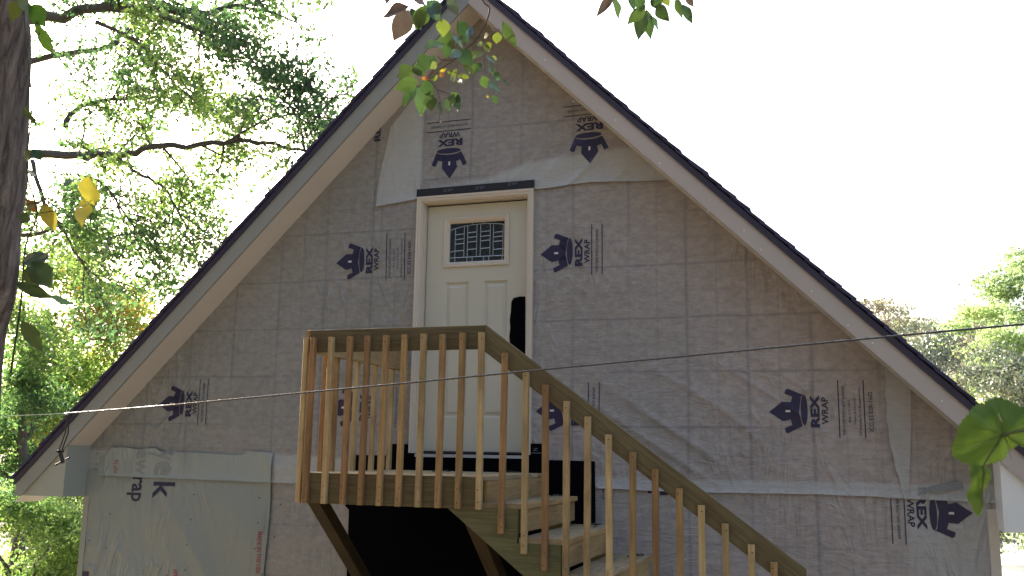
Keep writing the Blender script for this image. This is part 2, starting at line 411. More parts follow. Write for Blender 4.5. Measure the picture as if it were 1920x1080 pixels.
w_ml = sheet('house_wrap', WL, .03, seam, rf, .008, M_WRAP, lap_mid, .010)
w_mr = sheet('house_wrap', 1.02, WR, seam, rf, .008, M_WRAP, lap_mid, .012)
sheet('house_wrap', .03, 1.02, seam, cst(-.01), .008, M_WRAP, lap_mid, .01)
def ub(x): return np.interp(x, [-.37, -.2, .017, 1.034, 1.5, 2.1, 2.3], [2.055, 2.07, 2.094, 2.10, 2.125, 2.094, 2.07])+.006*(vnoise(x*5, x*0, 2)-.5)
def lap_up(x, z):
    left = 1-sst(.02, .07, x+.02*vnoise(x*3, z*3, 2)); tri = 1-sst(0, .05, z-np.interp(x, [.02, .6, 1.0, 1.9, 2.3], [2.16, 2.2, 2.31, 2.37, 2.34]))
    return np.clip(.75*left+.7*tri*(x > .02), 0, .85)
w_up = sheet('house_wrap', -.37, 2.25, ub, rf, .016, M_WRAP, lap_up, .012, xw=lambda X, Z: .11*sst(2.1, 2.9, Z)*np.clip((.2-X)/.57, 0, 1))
# narrow vertical lap near the right eave
fx0 = lambda z: np.interp(z, [-.26, -.055, .1, .268, .64], [3.675, 3.63, 3.60, 3.587, 3.59])
def flap():
    zs = np.linspace(-.25, .66, 40); us = np.linspace(0, 1, 9); X = []; Y = []; Z = []
    for z in zs:
        for u in us:
            x = fx0(z)+(3.72+.03*math.sin(z*3)-fx0(z))*u+.004*math.sin(z*37)*(1-u); X.append(x); Z.append(z); Y.append(-(.019+float(relief(x, z))+.012*math.exp(-u*6)*(1+.6*math.sin(z*11))))
    n = 9; f = [[j*n+i, j*n+i+1, (j+1)*n+i+1, (j+1)*n+i] for j in range(39) for i in range(8)]
    lap = np.tile(np.linspace(.75, .45, 9), 40)
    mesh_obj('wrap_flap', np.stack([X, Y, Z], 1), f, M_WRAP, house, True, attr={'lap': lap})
flap()
# older white wrap at the lower left, its top edge torn
ttop = lambda x: np.interp(x, [-3.15, -2.93, -2.9, -2.75, -2.6, -2.5, -2.42, -2.36, -2.24, -2.2, -2.05, -1.85, -1.6, -1.52, -1.5, -1.23], [-.10, -.06, .0, .005, -.01, .0, .005, -.03, -.055, -.03, -.03, -.035, -.045, -.04, -.005, -.02])
w_ty = sheet('old_house_wrap', WL+.002, -1.235, cst(GND), lambda x: seam(x)+.05, .0225, M_TYV, None, 0, xw=lambda X, Z: -.03*(X > -1.27)*sst(-.5, -1.3, Z), label='whitish older wrap sheet with stapled wrinkles')
sheet('lap_strip', -3.02, -1.23, lambda x: seam(x)+.0, ttop, .0305, M_TYV, lambda X, Z: .5+.5*vnoise(X*3, Z*3, 3), .008, dz=.02, label='paler strip lapped over the old wrap with torn top edge')
# corner of wrap turned at the wall ends
mb = MB(); mb.box((WR-.055, -.034, GND), (WR+.006, .14, -.30)); mb.build('corner_strip', simple('corner_strip_pale', (.56, .50, .44), .6), house)
mb = MB(); mb.box((WL-.006, -.03, GND), (WL+.05, .14, -.43)); mb.build('corner_strip', simple('corner_strip_grey', (.27, .285, .26), .6), house)

# ---- print on the sheets
def text_faces(body, size, bold=0.0, xs=1.0, center=True):
    cu = bpy.data.curves.new('t', 'FONT'); cu.body = body; cu.size = size; cu.offset = bold; cu.resolution_u = 2
    cu.align_x = 'CENTER' if center else 'LEFT'
    o = bpy.data.objects.new('t', cu); COL.objects.link(o)
    bpy.context.view_layer.update()
    me = bpy.data.meshes.new_from_object(o.evaluated_get(bpy.context.evaluated_depsgraph_get()))
    v = [(q.co.x*xs, q.co.y) for q in me.vertices]; f = [list(p.vertices) for p in me.polygons]
    bpy.data.objects.remove(o); bpy.data.curves.remove(cu); bpy.data.meshes.remove(me)
    return v, f
def fit_text(body, length, height, bold=0.0):
    """text centred on 0 along u, baseline 0, cap height = height, total length = length"""
    v, f = text_faces(body, 1.0, bold)
    us = [q[0] for q in v]; vs = [q[1] for q in v]; caps = max(vs)
    v = [((a-(min(us)+max(us))/2)*length/(max(us)-min(us)), b*height/caps) for a, b in v]
    return v, f
class Print:
    """flat print in (u along reading, v up), placed on the wall at (cx,cz) turned by ang"""
    def __init__(s): s.v = []; s.f = []; s.m = []
    def add(s, v, f, m=0):
        b = len(s.v); s.v += v; s.f += [[b+i for i in q] for q in f]; s.m += [m]*len(f)
    def text(s, body, length, height, v0, m=0, bold=0.0, u0=0):
        v, f = fit_text(body, length, height, bold); s.add([(a+u0, b+v0) for a, b in v], f, m)
    def rect(s, u0, u1, v0, v1, m=0): s.add([(u0, v0), (u1, v0), (u1, v1), (u0, v1)], [[0, 1, 2, 3]], m)
    def poly(s, pts, m=0): s.add(list(pts), [list(range(len(pts)))], m)
    def build(s, name, cx, cz, ang, off, par, mats, clip=(), sx=1.0, label=None):
        a = math.radians(ang); ca, sa = math.cos(a), math.sin(a)
        bm = bmesh.new(); bv = [bm.verts.new((cx+(u*ca-v*sa)*sx, 0, cz+u*sa+v*ca)) for u, v in s.v]
        for q, m in zip(s.f, s.m):
            try: fc = bm.faces.new([bv[i] for i in q]); fc.material_index = m
            except ValueError: pass
        bmesh.ops.triangulate(bm, faces=bm.faces[:])
        for co, no in clip:
            bmesh.ops.bisect_plane(bm, geom=bm.verts[:]+bm.edges[:]+bm.faces[:], plane_co=co, plane_no=no, clear_outer=True)
        if not bm.verts: bm.free(); return
        for ax in (0, 2):
            lo = min(v.co[ax] for v in bm.verts); hi = max(v.co[ax] for v in bm.verts); k = lo+.015
            while k < hi:
                co = [0, 0, 0]; co[ax] = k; no = [0, 0, 0]; no[ax] = 1
                bmesh.ops.bisect_plane(bm, geom=bm.verts[:]+bm.edges[:]+bm.faces[:], plane_co=co, plane_no=no); k += .015
        bm.verts.index_update(); V = np.array([tuple(v.co) for v in bm.verts]); V[:, 1] = -(off+.0034+relief(V[:, 0], V[:, 2]))
        hi_ = {v_.index for fc in bm.faces if fc.material_index == 1 and len(mats) > 2 for v_ in fc.verts}
        for q in hi_: V[q, 1] -= .0012
        bm.verts.index_update(); F = []; MI = []
        for fc in bm.faces:
            idx = [v.index for v in fc.verts]; n = fc.normal
            if n.y > 0: idx = idx[::-1]
            F.append(idx); MI.append(fc.material_index)
        bm.free()
        o = mesh_obj(name, V, F, None, par, mats=mats, mi=MI)
        if label: o['label'] = label
        return o
MATS_LOGO = [M_INK, M_BLANK, M_GREYINK]
def logo(full=False):
    """crown + name + lines; v up. origin = ellipse centre. metres."""
    k = 1/1790.0
    Q = lambda x, y: ((587-y)*k*.98, (535-x)*k)       # photo detail (x right, y down) -> reading frame
    p = Print()
    el = [Q(535+42*math.cos(t), 572+196*math.sin(t)) for t in np.linspace(0, 2*math.pi, 33)[:-1]]; p.poly(el)
    arc = [Q(538-66*math.cos(t), 572+214*math.sin(t)) for t in np.linspace(-math.pi/2*.93, math.pi/2*.93, 15)]
    # crown body split into simple pieces
    def q(*a): return [Q(*b) for b in a]
    L = [Q(505, 368), Q(490, 430), Q(474, 520), Q(472, 600), Q(480, 690), Q(508, 778)]
    p.poly(q((105, 598), (270, 465), (375, 472), (472, 480), (472, 600)) + q((472, 690), (368, 695), (275, 716)))
    p.poly([Q(395, 400), L[0], L[1], L[2], L[3], Q(472, 600), Q(440, 560), Q(375, 472)])
    p.poly([Q(385, 765), Q(368, 695), Q(440, 620), L[3], L[4], L[5]])
    p.poly([Q(335, 300), Q(350, 300), Q(523, 376), L[0], Q(470, 430), Q(395, 400), Q(305, 364), Q(306, 340), Q(318, 312)])
    p.poly([Q(508, 778), Q(325, 872), Q(308, 862), Q(297, 830), Q(296, 804), Q(385, 765)])
    p.rect(*[Q(365, 600)[0], Q(365, 572)[0]], Q(365, 0)[1], Q(308, 0)[1], 0)
    p.rect(Q(0, 601)[0], Q(0, 574)[0], Q(366, 0)[1], Q(308, 0)[1], 1)
    p.text('REX', 405*k, 104*k, Q(712, 0)[1], bold=.045)
    p.text('WRAP', 340*k, 78*k, Q(820, 0)[1], bold=.02, u0=5*k)
    def line(x): p.rect(Q(0, 928)[0], Q(0, 195)[0], Q(x+6, 0)[1], Q(x-6, 0)[1])
    if not full:
        line(851); p.text('WEATHER RESISTANT BARRIER', 615*k, 36*k, Q(943, 0)[1], u0=12*k); line(1000)
    else:
        p.text('Valéron', 100*k, 30*k, Q(868, 0)[1], m=2, u0=-85*k) if False else None
        for i, (a, b) in enumerate(((-120, -30), (-110, -20))):
            p.rect(a*k, b*k, Q(862+i*26, 0)[1], Q(850+i*26, 0)[1], 2)
        p.rect(-8*k, 95*k, Q(858, 0)[1], Q(855, 0)[1], 2); p.rect(-8*k, 80*k, Q(872, 0)[1], Q(869, 0)[1], 2); p.rect(-8*k, 85*k, Q(884, 0)[1], Q(881, 0)[1], 2)
        line(948); p.text('WEATHER RESISTANT BARRIER', 615*k, 32*k, Q(1020, 0)[1], u0=8*k)
        p.text('866-312-1837', 280*k, 28*k, Q(1086, 0)[1]); p.text('Meets & Exceeds', 320*k, 28*k, Q(1148, 0)[1])
        p.text('All Building Code Requirements', 600*k, 28*k, Q(1208, 0)[1]); line(1248)
        p.text('ICC ES ESR-1602', 490*k, 52*k, Q(1348, 0)[1], u0=-2*k, bold=.006)
    return p
rakeR = ((AX, 0, APZ), (S, 0, 1)); rakeL = ((AX, 0, APZ), (-S, 0, 1))
logo(True).build('logo_print', -.490, 1.595, 91, .008, w_ml, MATS_LOGO)
logo().build('logo_print', 1.331, 1.571, 90, .008, w_mr, MATS_LOGO)
logo().build('logo_print', .290, 2.494, 180, .016, w_up, MATS_LOGO)
logo().build('logo_print', 1.488, 2.517, 181, .016, w_up, MATS_LOGO, clip=[rakeR])
logo().build('logo_print', -2.196, .394, 90, .008, w_ml, MATS_LOGO)
logo(True).build('logo_print', 3.048, .336, 90, .008, w_mr, MATS_LOGO)
logo().build('logo_print', 3.846, -.335, -90, .002, w_low, MATS_LOGO, clip=[((0, 0, -.2535), (0, 0, 1))])
logo().build('logo_print', 1.308, .338, 90, .008, w_mr, MATS_LOGO)
logo(True).build('logo_print', -.49, .36, 90, .008, w_ml, MATS_LOGO)
p = Print(); p.text('REX', .21, .057, 0, bold=.03, u0=.06); p.text('WRAP', .19, .043, -.065, u0=.06)
pR = onY(716, 262); p.build('logo_print', pR[0]-.01, pR[2]+.03, 90, .008, w_ml, [M_INK], clip=[rakeL, ((-.36, 0, 0), (1, 0, 0))])
# a second row of print peeping out below the seam behind the stair
p = Print(); p.rect(-.02, .10, 0, .007); p.rect(-.2, .05, -.07, -.063); p.text('RESISTANT BARRIER', .2, .018, -.045, u0=-.05); p.build('logo_print', 1.60, -.30, 90, .002, w_low, [M_INK])
for u0_, u1_, v0_, v1_ in ((0, .055, 0, .03), (.09, .15, -.01, .025)): p = Print(); p.rect(u0_, u1_, v0_, v1_); p.build('logo_print', 1.93, -.262, 0, .002, w_low, [M_INK])
# print showing through the band at the right
p = Print(); p.rect(0, .21, 0, .045); a = onY(1738, 925); p.build('faded_print', a[0]+.02, a[2]+.0, 12, .022, w_mr, [M_INKFADE])
p = Print(); p.text('R', .06, .055, 0, bold=.03); a = onY(1722, 922); p.build('faded_print', a[0], a[2], -90, .0225, w_mr, [M_INKFADE])
# old wrap print
def vtext(body, px, py0, py1, hpx, mat, off, par, bold=0.0, y=0.0, name='print'):
    """reads downward: baseline at left; px = baseline, letters rise to the right"""
    a = onY(px, py0); b = onY(px, py1); p = Print(); L = a[2]-b[2]
    h = onY(px+hpx, (py0+py1)/2)[0]-onY(px, (py0+py1)/2)[0]
    p.text(body, L, h, 0, bold=bold); return p.build(name, onY(px, (py0+py1)/2)[0], (a[2]+b[2])/2, -90, off, par, [mat])
lapo = [o for o in bpy.data.objects if o.name.startswith('lap_strip')][0]
vtext('k', 292, 903, 934, 40, M_INK, .0225, w_ty, .012)
vtext('e', 296, 864, 896, 30, M_INKFADE, .031, lapo, .03)
vtext('y', 296, 846, 862, 28, M_INKFADE, .031, lapo, .0)
vtext('rap', 252, 893, 940, 18, M_INK, .0225, w_ty, .02)
vtext('ew', 261, 842, 891, 17, M_INKFADE, .031, lapo, .015)
vtext('IN USA', 219, 862, 888, 7, M_REDINK, .031, w_ty, 0)
for i, (px, a, b) in enumerate(((225, 862, 912), (234, 862, 918), (240, 860, 905), (246, 862, 900), (250, 860, 905))):
    vtext('product name information guide', px, a, b, 3, M_GREYINK, .031, w_ty)
vtext('MADE IN THE USA', 486, 996, 1075, 8, M_REDINK, .0225, w_ty, .01)
vtext('SEE GUIDE', 497, 960, 1000, 5, M_GREYINK, .0225, w_ty)
for (px, py, r) in ((291, 941, 3.5), (255, 945, 4), (230, 941, 4)):
    a = onY(px, py); p = Print(); k = r/245
    ring = [(k*math.cos(t), k*math.sin(t)) for t in np.linspace(0, 2*math.pi, 13)[:-1]]; ri = [(.6*a_, .6*b_) for a_, b_ in ring]
    p.add(ring+ri, [[i, (i+1) % 12, 12+(i+1) % 12, 12+i] for i in range(12)]); p.build('print', a[0], a[2], 0, .0225, w_ty, [M_GREYINK])
def striped_arc(px, py, r, n=4):
    a = onY(px, py); p = Print(); r = r/225
    for i in range(n):
        v0 = -r+2*r*i/n; v1 = v0+r*1.1/n
        w0 = math.sqrt(max(0, r*r-((v0+v1)/2)**2)); p.rect(0, w0*1.1, v0, v1)
    p.build('print', a[0], a[2], 0, .0225, w_ty, [M_REDINK])
striped_arc(156, 1033, 9); striped_arc(332, 1074, 9)
vtext('n', 152, 1070, 1100, 18, M_INK, .0225, w_ty, .02); vtext('v', 308, 1076, 1100, 10, M_INK, .0225, w_ty, .03)
# staples / cap nails dots
p = Print()
for px, py in ((368, 927), (363, 974), (358, 1020), (210, 963), (171, 1013), (353, 1068), (490, 933), (488, 980), (483, 1028), (185, 870), (530, 946), (518, 1006), (203, 1026), (186, 850)):
    a = onY(px, py); k = .007; p.poly([(a[0]+k*math.cos(t), a[2]+k*math.sin(t)) for t in np.linspace(0, 6.28, 7)[:-1]])
p.build('staples', 0, 0, 0, .0225, w_ty, [M_NAIL])

# ---- black membrane and tape
def msheet(name, poly, off, mat, par=house):
    mb = MB(); mb.prism([(x, z) for x, z in poly], -off, -off+.003); return mb.build(name, mat, par)
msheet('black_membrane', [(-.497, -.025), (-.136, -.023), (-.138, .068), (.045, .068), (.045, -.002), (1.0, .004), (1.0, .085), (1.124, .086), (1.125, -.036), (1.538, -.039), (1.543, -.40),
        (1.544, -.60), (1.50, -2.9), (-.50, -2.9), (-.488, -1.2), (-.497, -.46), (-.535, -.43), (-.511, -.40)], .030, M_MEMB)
msheet('flashing_tape', [(.012, 2.108), (.4, 2.108), (.7, 2.112), (1.043, 2.113), (1.044, 2.178), (.9, 2.176), (.012, 2.173)], .046, M_TAPE)
for tx in (.30, .58, .86):
    p = Print(); p.text('ZIP', .09, .022, 0, bold=.01); p.build('tape_print', tx, 2.132+(.01 if tx > .8 else 0), 0, .0495, house, [M_TAPEPRINT])
p = Print(); p.text('Z', .045, .022, 0, bold=.01); p.rect(-.03, .05, -.018, -.012); p.build('tape_print', 1.075, .03, 0, .0325, house, [M_TAPEPRINT])

# ---- entry door (door frame, slab, lite)
# brickmould: profiled casing
def casing(p0, p1, inward, m0, m1):
    """stepped moulding from p0 to p1 (x,z outer edge), inward = unit dir; mitred by m (along-length cut per width)"""
    steps = [(0, .018, -.046), (.018, .040, -.040), (.040, .052, -.030)]
    mb = MB(); d = Vector((p1[0]-p0[0], p1[1]-p0[1])); L = d.length; d.normalize(); n = Vector(inward)
    for a, b, y in steps:
        q = [Vector(p0)+n*a+d*(m0*a), Vector(p1)+n*a-d*(m1*a), Vector(p1)+n*b-d*(m1*b), Vector(p0)+n*b+d*(m0*b)]
        mb.prism([(t.x, t.y) for t in q], y, -.0)
    return mb
X0, X1, ZT = .017, 1.034, 2.108
for args in (((X0, .0), (X0, ZT), (1, 0), 0, 1), ((X1, .0), (X1, ZT), (-1, 0), 0, 1), ((X0, ZT), (X1, ZT), (0, -1), 1, 1)):
    casing(*args).build('door_casing', M_TRIM, house)
mb = MB(); jx0, jx1, jz = X0+.053, X1-.053, ZT-.053
mb.box((jx0-.012, -.003, .0), (jx0+.008, .14, jz)); mb.box((jx1-.008, -.003, .0), (jx1+.012, .14, jz)); mb.box((jx0+.008, -.003, jz-.006), (jx1-.008, .14, jz+.016))
mb.build('door_jamb', M_TRIM, house)
mb = MB(); mb.box((jx0+.008, .058, .015), (jx0+.014, .10, jz-.006)); mb.box((jx0+.014, .058, jz-.018), (jx1-.008, .10, jz-.006)); mb.build('weatherstrip', M_BLACK, house)
mb = MB(); mb.box((jx0-.0, -.040, -.03), (jx1, .10, -.006)); mb.build('door_sill', simple('sill_aluminium', (.42, .42, .46), .4, metal=.3), house)
mb = MB(); mb.box((jx0+.01, .02, -.006), (jx1-.01, .1, .018)); mb.build('door_sweep', M_BLACK, house)
SX0, SX1, SZ0, SZ1, SY = jx0+.015, jx1-.009, .018, jz-.020, .045
# slab front assembled round the lite and two panels
LX0, LX1, LZ0, LZ1 = .236, .808, 1.508, 1.930      # lite frame outer (on slab)
GX0_, GX1_, GZ0_, GZ1_ = .284, .780, 1.550, 1.898  # glass
PA = [(.256, .463), (.593, .800)]; PZ0, PZ1 = .285, 1.385
door = MB()
def face_rect(mb, x0, x1, z0, z1, y, y2=None):
    mb.box((x0, y, z0), (x1, .085, z1))
xs_ = [SX0, PA[0][0], PA[0][1], PA[1][0], PA[1][1], SX1]
door.box((SX0, SY, SZ0), (SX1, .09, PZ0)); door.box((SX0, SY, PZ1), (SX1, .09, GZ0_-.02))
door.box((SX0, SY, PZ0), (PA[0][0], .09, PZ1)); door.box((PA[0][1], SY, PZ0), (PA[1][0], .09, PZ1)); door.box((PA[1][1], SY, PZ0), (SX1, .09, PZ1))
door.box((SX0, SY, GZ0_-.02), (GX0_-.02, .09, GZ1_+.02)); door.box((GX1_+.02, SY, GZ0_-.02), (SX1, .09, GZ1_+.02)); door.box((SX0, SY, GZ1_+.02), (SX1, .09, SZ1))
dob = door.build('entry_door', M_DOOR, house)
for a, b in PA:   # raised panels: sloping border down then raised field
    mb = MB(); rings = [(0, SY+.0005), (.012, SY+.014), (.026, SY+.014), (.045, SY+.003), (.0451, SY+.003)]
    vs = []; fs = []
    for o_, y in rings:
        vs += [(a+o_, y, PZ0+o_), (b-o_, y, PZ0+o_), (b-o_, y, PZ1-o_), (a+o_, y, PZ1-o_)]
    for k in range(len(rings)-1):
        for i in range(4):
            j = (i+1) % 4; fs.append([k*4+i, k*4+j, (k+1)*4+j, (k+1)*4+i])
    fs.append([16, 17, 18, 19]); mb.add(vs, fs); mb.build('door_panel', M_DOOR, dob)
def frame_ring(x0, x1, z0, z1, prof, name, mat, par):
    vs = []; fs = []
    for o_, y in prof: vs += [(x0+o_, y, z0+o_), (x1-o_, y, z0+o_), (x1-o_, y, z1-o_), (x0+o_, y, z1-o_)]
    for k in range(len(prof)-1):
        for i in range(4):
            j = (i+1) % 4; fs.append([k*4+i, k*4+j, (k+1)*4+j, (k+1)*4+i])
    mb = MB(); mb.add(vs, fs); return mb.build(name, mat, par)
frame_ring(LX0-.001, LX1+.001, LZ0, LZ1, [(0, SY+.001), (.001, SY-.010), (.008, SY-.016), (.016, SY-.016), (.020, SY-.009), (.030, SY-.011), (.047, SY+.006), (.049, SY+.03)], 'glass_frame', M_TRIM, dob)
gw, gh = GX1_-GX0_, GZ1_-GZ0_
arch = lambda u: .085+.10*(abs(2*u-1.15)/1.1)**2
def gp_(u, v): return (GX0_+u*gw, GZ1_-v*gh)
panes = []
cols = [(.09, .25, [.31, .43, .54, .71]), (.31, .475, [.28, .395, .51, .69]), (.54, .71, [.275, .387, .495, .68]), (.765, .935, [.31, .42, .53, .72])]
for u0, u1, hs in cols:
    ed = [None]+hs+[.875]
    for i in range(5):
        t0 = arch(u0) if ed[i] is None else ed[i]; t1 = arch(u1) if ed[i] is None else ed[i]
        panes.append([(u0, t0), (u1, t1), (u1, ed[i+1]), (u0, ed[i+1])])
for u0, u1 in ((0, .09), (.25, .31), (.475, .54), (.71, .765), (.935, 1)):
    panes.append([(u0, arch(u0)), (u1, arch(u1)), (u1, .875), (u0, .875)])
bu = [0, .09, .305, .40, .60, .69, .925, 1]
for a, b in zip(bu, bu[1:]): panes.append([(a, .875), (b, .875), (b, 1), (a, 1)])
for a, b in ((0, .395), (.395, .59), (.59, 1)):
    n = 5; us = np.linspace(a, b, n); panes.append([(a, 0), (b, 0)]+[(u, arch(u)) for u in us[::-1]])
for pn in panes:
    q = [gp_(u, v) for u, v in pn]; tx, tz = random.uniform(-.012, .012), random.uniform(-.012, .012)
    cx = sum(t[0] for t in q)/len(q); cz = sum(t[1] for t in q)/len(q)
    v = [(x, SY+.020+(x-cx)*tx*2+(z-cz)*tz*2, z) for x, z in q]; mb = MB(); mb.add(v, [list(range(len(v)))[::-1]])
    mb.build('pane', M_GLASS, dob)
mb = MB(); cr = .0034
def came(u0, v0, u1, v1): a = gp_(u0, v0); b = gp_(u1, v1); mb.tube([(a[0], SY+.016, a[1]), (b[0], SY+.016, b[1])], cr, 5)
for u0, u1, hs in cols:
    came(u0, arch(u0), u0, .875); came(u1, arch(u1), u1, .875)
    for h in hs: came(u0, h+.006, u1, h-.006)
came(0, .735, .09, .71); came(.935, .72, 1, .735); came(0, .875, 1, .875)
for b in bu[1:-1]: came(b, .875, b, 1)
came(.395, 0, .395, arch(.395)); came(.59, 0, .59, arch(.59))
ua = np.linspace(0, 1, 17)
for a, b in zip(ua, ua[1:]): came(a, arch(a), b, arch(b))
mb.build('glass_came', M_CAME, dob)
# black film stuck over the lock
lc = [onY(*q, .044) for q in ((985, 556), (975, 556), (963, 559), (959, 566), (958, 585), (956, 600), (957, 615), (955, 632), (957, 648), (962, 658), (972, 672), (985, 690))]
mb = MB(); mb.prism([(q[0], q[2]) for q in lc], .040, .0445); lk = mb.build('lock_cover', M_MEMB, dob); lk['label'] = 'black film taped over the lock edge'

# pale nail heads dotted along the right barge board
mb = MB()
for px, py in ((1022, 112), (1075, 190), (1154, 225), (1237, 306), (1328, 395), (1427, 468), (1522, 546), (1636, 643), (1766, 752), (1150, 168), (1395, 432), (1590, 610)):
    a = onY(px, py, -.3105); mb.add([(a[0]+.006*math.cos(t), a[1]-.0006, a[2]+.006*math.sin(t)) for t in np.linspace(0, 6.283, 7)[:-1]], [[0, 1, 2, 3, 4, 5]])
mb.build('nail_heads', M_WHITE2, house)
# ---- roof: soffits, fascias, deck, shingles
T = .191; E0 = .009
nL, nR = Vector((-S, 0, 1)).normalized(), Vector((S, 0, 1)).normalized()
EX = {-1: -3.665, 1: AX+(AX+3.665)}
def rz(x, dz): return APZ-S*abs(x-AX)+dz
for s_ in (-1, 1):
    ex = EX[s_]
    mb = MB(); mb.prism([(AX, rz(AX, 0)), (ex, rz(ex, 0)), (ex, rz(ex, .012)), (AX, rz(AX, .012))] if s_ < 0 else [(AX, rz(AX, 0)), (AX, rz(AX, .012)), (ex, rz(ex, .012)), (ex, rz(ex, 0))], -OV+.019, .019)
    mb.build('rake_soffit', M_SOFFIT, house)
    # barge board with a horizontal cut at the eave
    zb = -.43
    xb = AX+s_*((APZ-E0-zb)/S)
    poly = [(AX, rz(AX, -E0)), (xb, zb), (ex, zb), (ex, rz(ex, .182)), (AX, rz(AX, .182))]
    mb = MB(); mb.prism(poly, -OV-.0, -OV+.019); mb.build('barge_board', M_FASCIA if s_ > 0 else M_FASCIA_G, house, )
    # boxed eave return
    inner = WL if s_ < 0 else WR
    mb = MB(); yb = -OV+.0205
    x_top = inner
    mb.prism([(inner, zb+.003), (inner, rz(inner, -.002)), (xb, zb+.003)], yb, .0)
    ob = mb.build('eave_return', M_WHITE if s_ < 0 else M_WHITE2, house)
    mb = MB(); xo = ex+s_*.0
    a, b = sorted((inner, xo-s_*.02)); mb.box((a, .001, zb+.003), (b, BACK, zb+.02)); 
    a, b = sorted((xo-s_*.02, xo)); mb.box((a, -OV+.02, zb), (b, BACK, rz(xo, .17))); mb.build('eave_fascia', M_FASCIA_G, house)
    # roof deck
    rid = AX
    poly = [(rid, rz(rid, .184)), (ex+s_*.01, rz(ex+s_*.01, .184)), (ex+s_*.01, rz(ex+s_*.01, .208)), (rid, rz(rid, .208))]
    mb = MB(); mb.prism(poly if s_ < 0 else poly[::-1], -OV+.0, BACK+.2); roof = mb.build('roof', M_DRIP, house)
    poly = [(rid, rz(rid, .158)), (ex+s_*.015, rz(ex+s_*.015, .158)), (ex+s_*.015, rz(ex+s_*.015, .218)), (rid, rz(rid, .218))]
    mb = MB(); mb.prism(poly if s_ < 0 else poly[::-1], -OV-.014, -OV-.003); mb.build('drip_edge', M_DRIP, roof)
    d = Vector((s_, 0, -S)).normalized(); n = Vector((s_*S, 0, 1)).normalized()
    top = Vector((AX, 0, rz(AX, .222))); Ltot = (ex+s_*.03-AX)*s_*math.sqrt(1+S*S); ce = .137
    k = Ltot
    while k > .0:
        a = top+d*(k+random.uniform(-.006, .006)); b = top+d*max(k-.30, 0.0)
        lift = .013+random.uniform(0, .012); yf_ = -OV-.022-random.uniform(0, .012)
        a0 = a+n*(lift); b0 = b+n*.002
        th = .010+random.uniform(0, .004)
        vs = []
        for P in (a0, b0):
            for y in (yf_, BACK+.22):
                for hh in (0, th): q = P+n*hh; vs.append((q.x, y, q.z))
        f = [[0, 1, 3, 2], [4, 6, 7, 5], [0, 4, 5, 1], [2, 3, 7, 6], [1, 5, 7, 3], [0, 2, 6, 4]]
        if s_ < 0: f = [q[::-1] for q in f]
        mb = MB(); mb.add(vs, f); mb.build('shingle', M_SHING, roof)
        k -= ce

# ------------------------------------------------------------------ staircase
YF = -1.448; DZ = -.135; RAILZ = .811; XL, XR = -.098, 1.166
stair = thing('wooden_staircase', 'unpainted pine stair and landing with slatted railing below the door', 'staircase', (.5, -.7, DZ-.24))
up = (0, 0, 1)
def part(name, mat, fn, label=None):
    mb = MB(); fn(mb); o = mb.build(name, mat, stair)
    if label: o['label'] = label
    return o
zj = DZ-.028
for i in range(9):   # deck boards parallel to the wall
    y0 = -.040-.139*i-.006*i*0; y1 = y0-.134
    if i == 8: continue
    part('deck_board', W_TOP, lambda m: m.board((XL-.01, (y0+y1)/2, DZ-.0125), (XR+.012, (y0+y1)/2, DZ-.0125), (0, 1, 0), .134, .025))
part('deck_board', W_TOP, lambda m: m.board((XL-.01, -1.295, DZ-.0125), (XR+.012, -1.295, DZ-.0125), (0, 1, 0), .30, .025))
RH = .195
part('rim_joist', W_TREAT, lambda m: m.board((XL, YF+.019, DZ-.0265-RH/2+.024), (XR, YF+.019, DZ-.0265-RH/2+.024), up, RH, .038))
for x in (XL+.019, XR-.019): part('rim_joist', W_RISER if x > 0 else W_TREAT, lambda m: m.board((x, YF+.039, DZ-.026-.085), (x, -.036, DZ-.026-.085), up, .17, .038))
for x in (.3, .7): part('joist', W_TREAT, lambda m: m.board((x, YF+.04, DZ-.026-.085), (x, -.036, DZ-.026-.085), up, .16, .038))
part('riser', W_RISER, lambda m: m.board((XR+.012, YF+.04, DZ-.028-.075), (XR+.012, -.16, DZ-.028-.075), up, .15, .02))
# top rails
part('top_rail', W_TREAT, lambda m: m.board((XL, YF+.019, RAILZ-.0775), (XR-.004, YF+.019, RAILZ-.0775), up, .15, .036))
part('side_rail', W_RISER, lambda m: m.board((XL+.019, YF+.04, RAILZ-.0775), (XL+.019, -.036, RAILZ-.0775), up, .15, .036))
part('rail_cap', W_RED, lambda m: m.board((XL-.028, YF+.022, RAILZ-.025), (XL-.003, YF+.022, RAILZ-.025), up, .05, .034))
SL = .738
sd_ = Vector((1, 0, -SL)).normalized(); nup = Vector((SL, 0, 1)).normalized()
rw = .172*abs(sd_.x)
a = Vector((XR, YF+.019, RAILZ-.086)); b = Vector((3.062, YF+.019, RAILZ-.086-(3.062-XR)*SL))
part('stair_rail', W_TREAT, lambda m: m.board(a, b, nup, rw, .037, cut0=(1, 0, 0), cut1=(1, 0, 0)))
BM = [W_PALE, W_MID, W_RED]
def baluster(x, y, z0, z1, mat, face=(0, -1)):
    mb = MB(); lx = random.uniform(-.004, .004); ax_ = .036
    mb.board((x+lx, y, z0), (x-lx, y, z1), (1, 0, 0), ax_, .036, ch=.003)
    for zz in (z1-.035, z0+.04, z0+.11):
        c = Vector((x+random.uniform(-.006, .006), y, zz+random.uniform(-.01, .01)))
        if face == (0, -1): ring = [(c.x+.0045*math.cos(t), y-.0188, c.z+.0045*math.sin(t)) for t in np.linspace(0, 6.283, 7)[:-1]]
        else: ring = [(x-.0188, c.y+.0045*math.cos(t), c.z+.0045*math.sin(t)) for t in np.linspace(0, 6.283, 7)[:-1]]
        mb.add(ring, [[0, 1, 2, 3, 4, 5]], mi=1)
    mb.build('baluster', mat, stair, mats=[mat, M_NAIL])
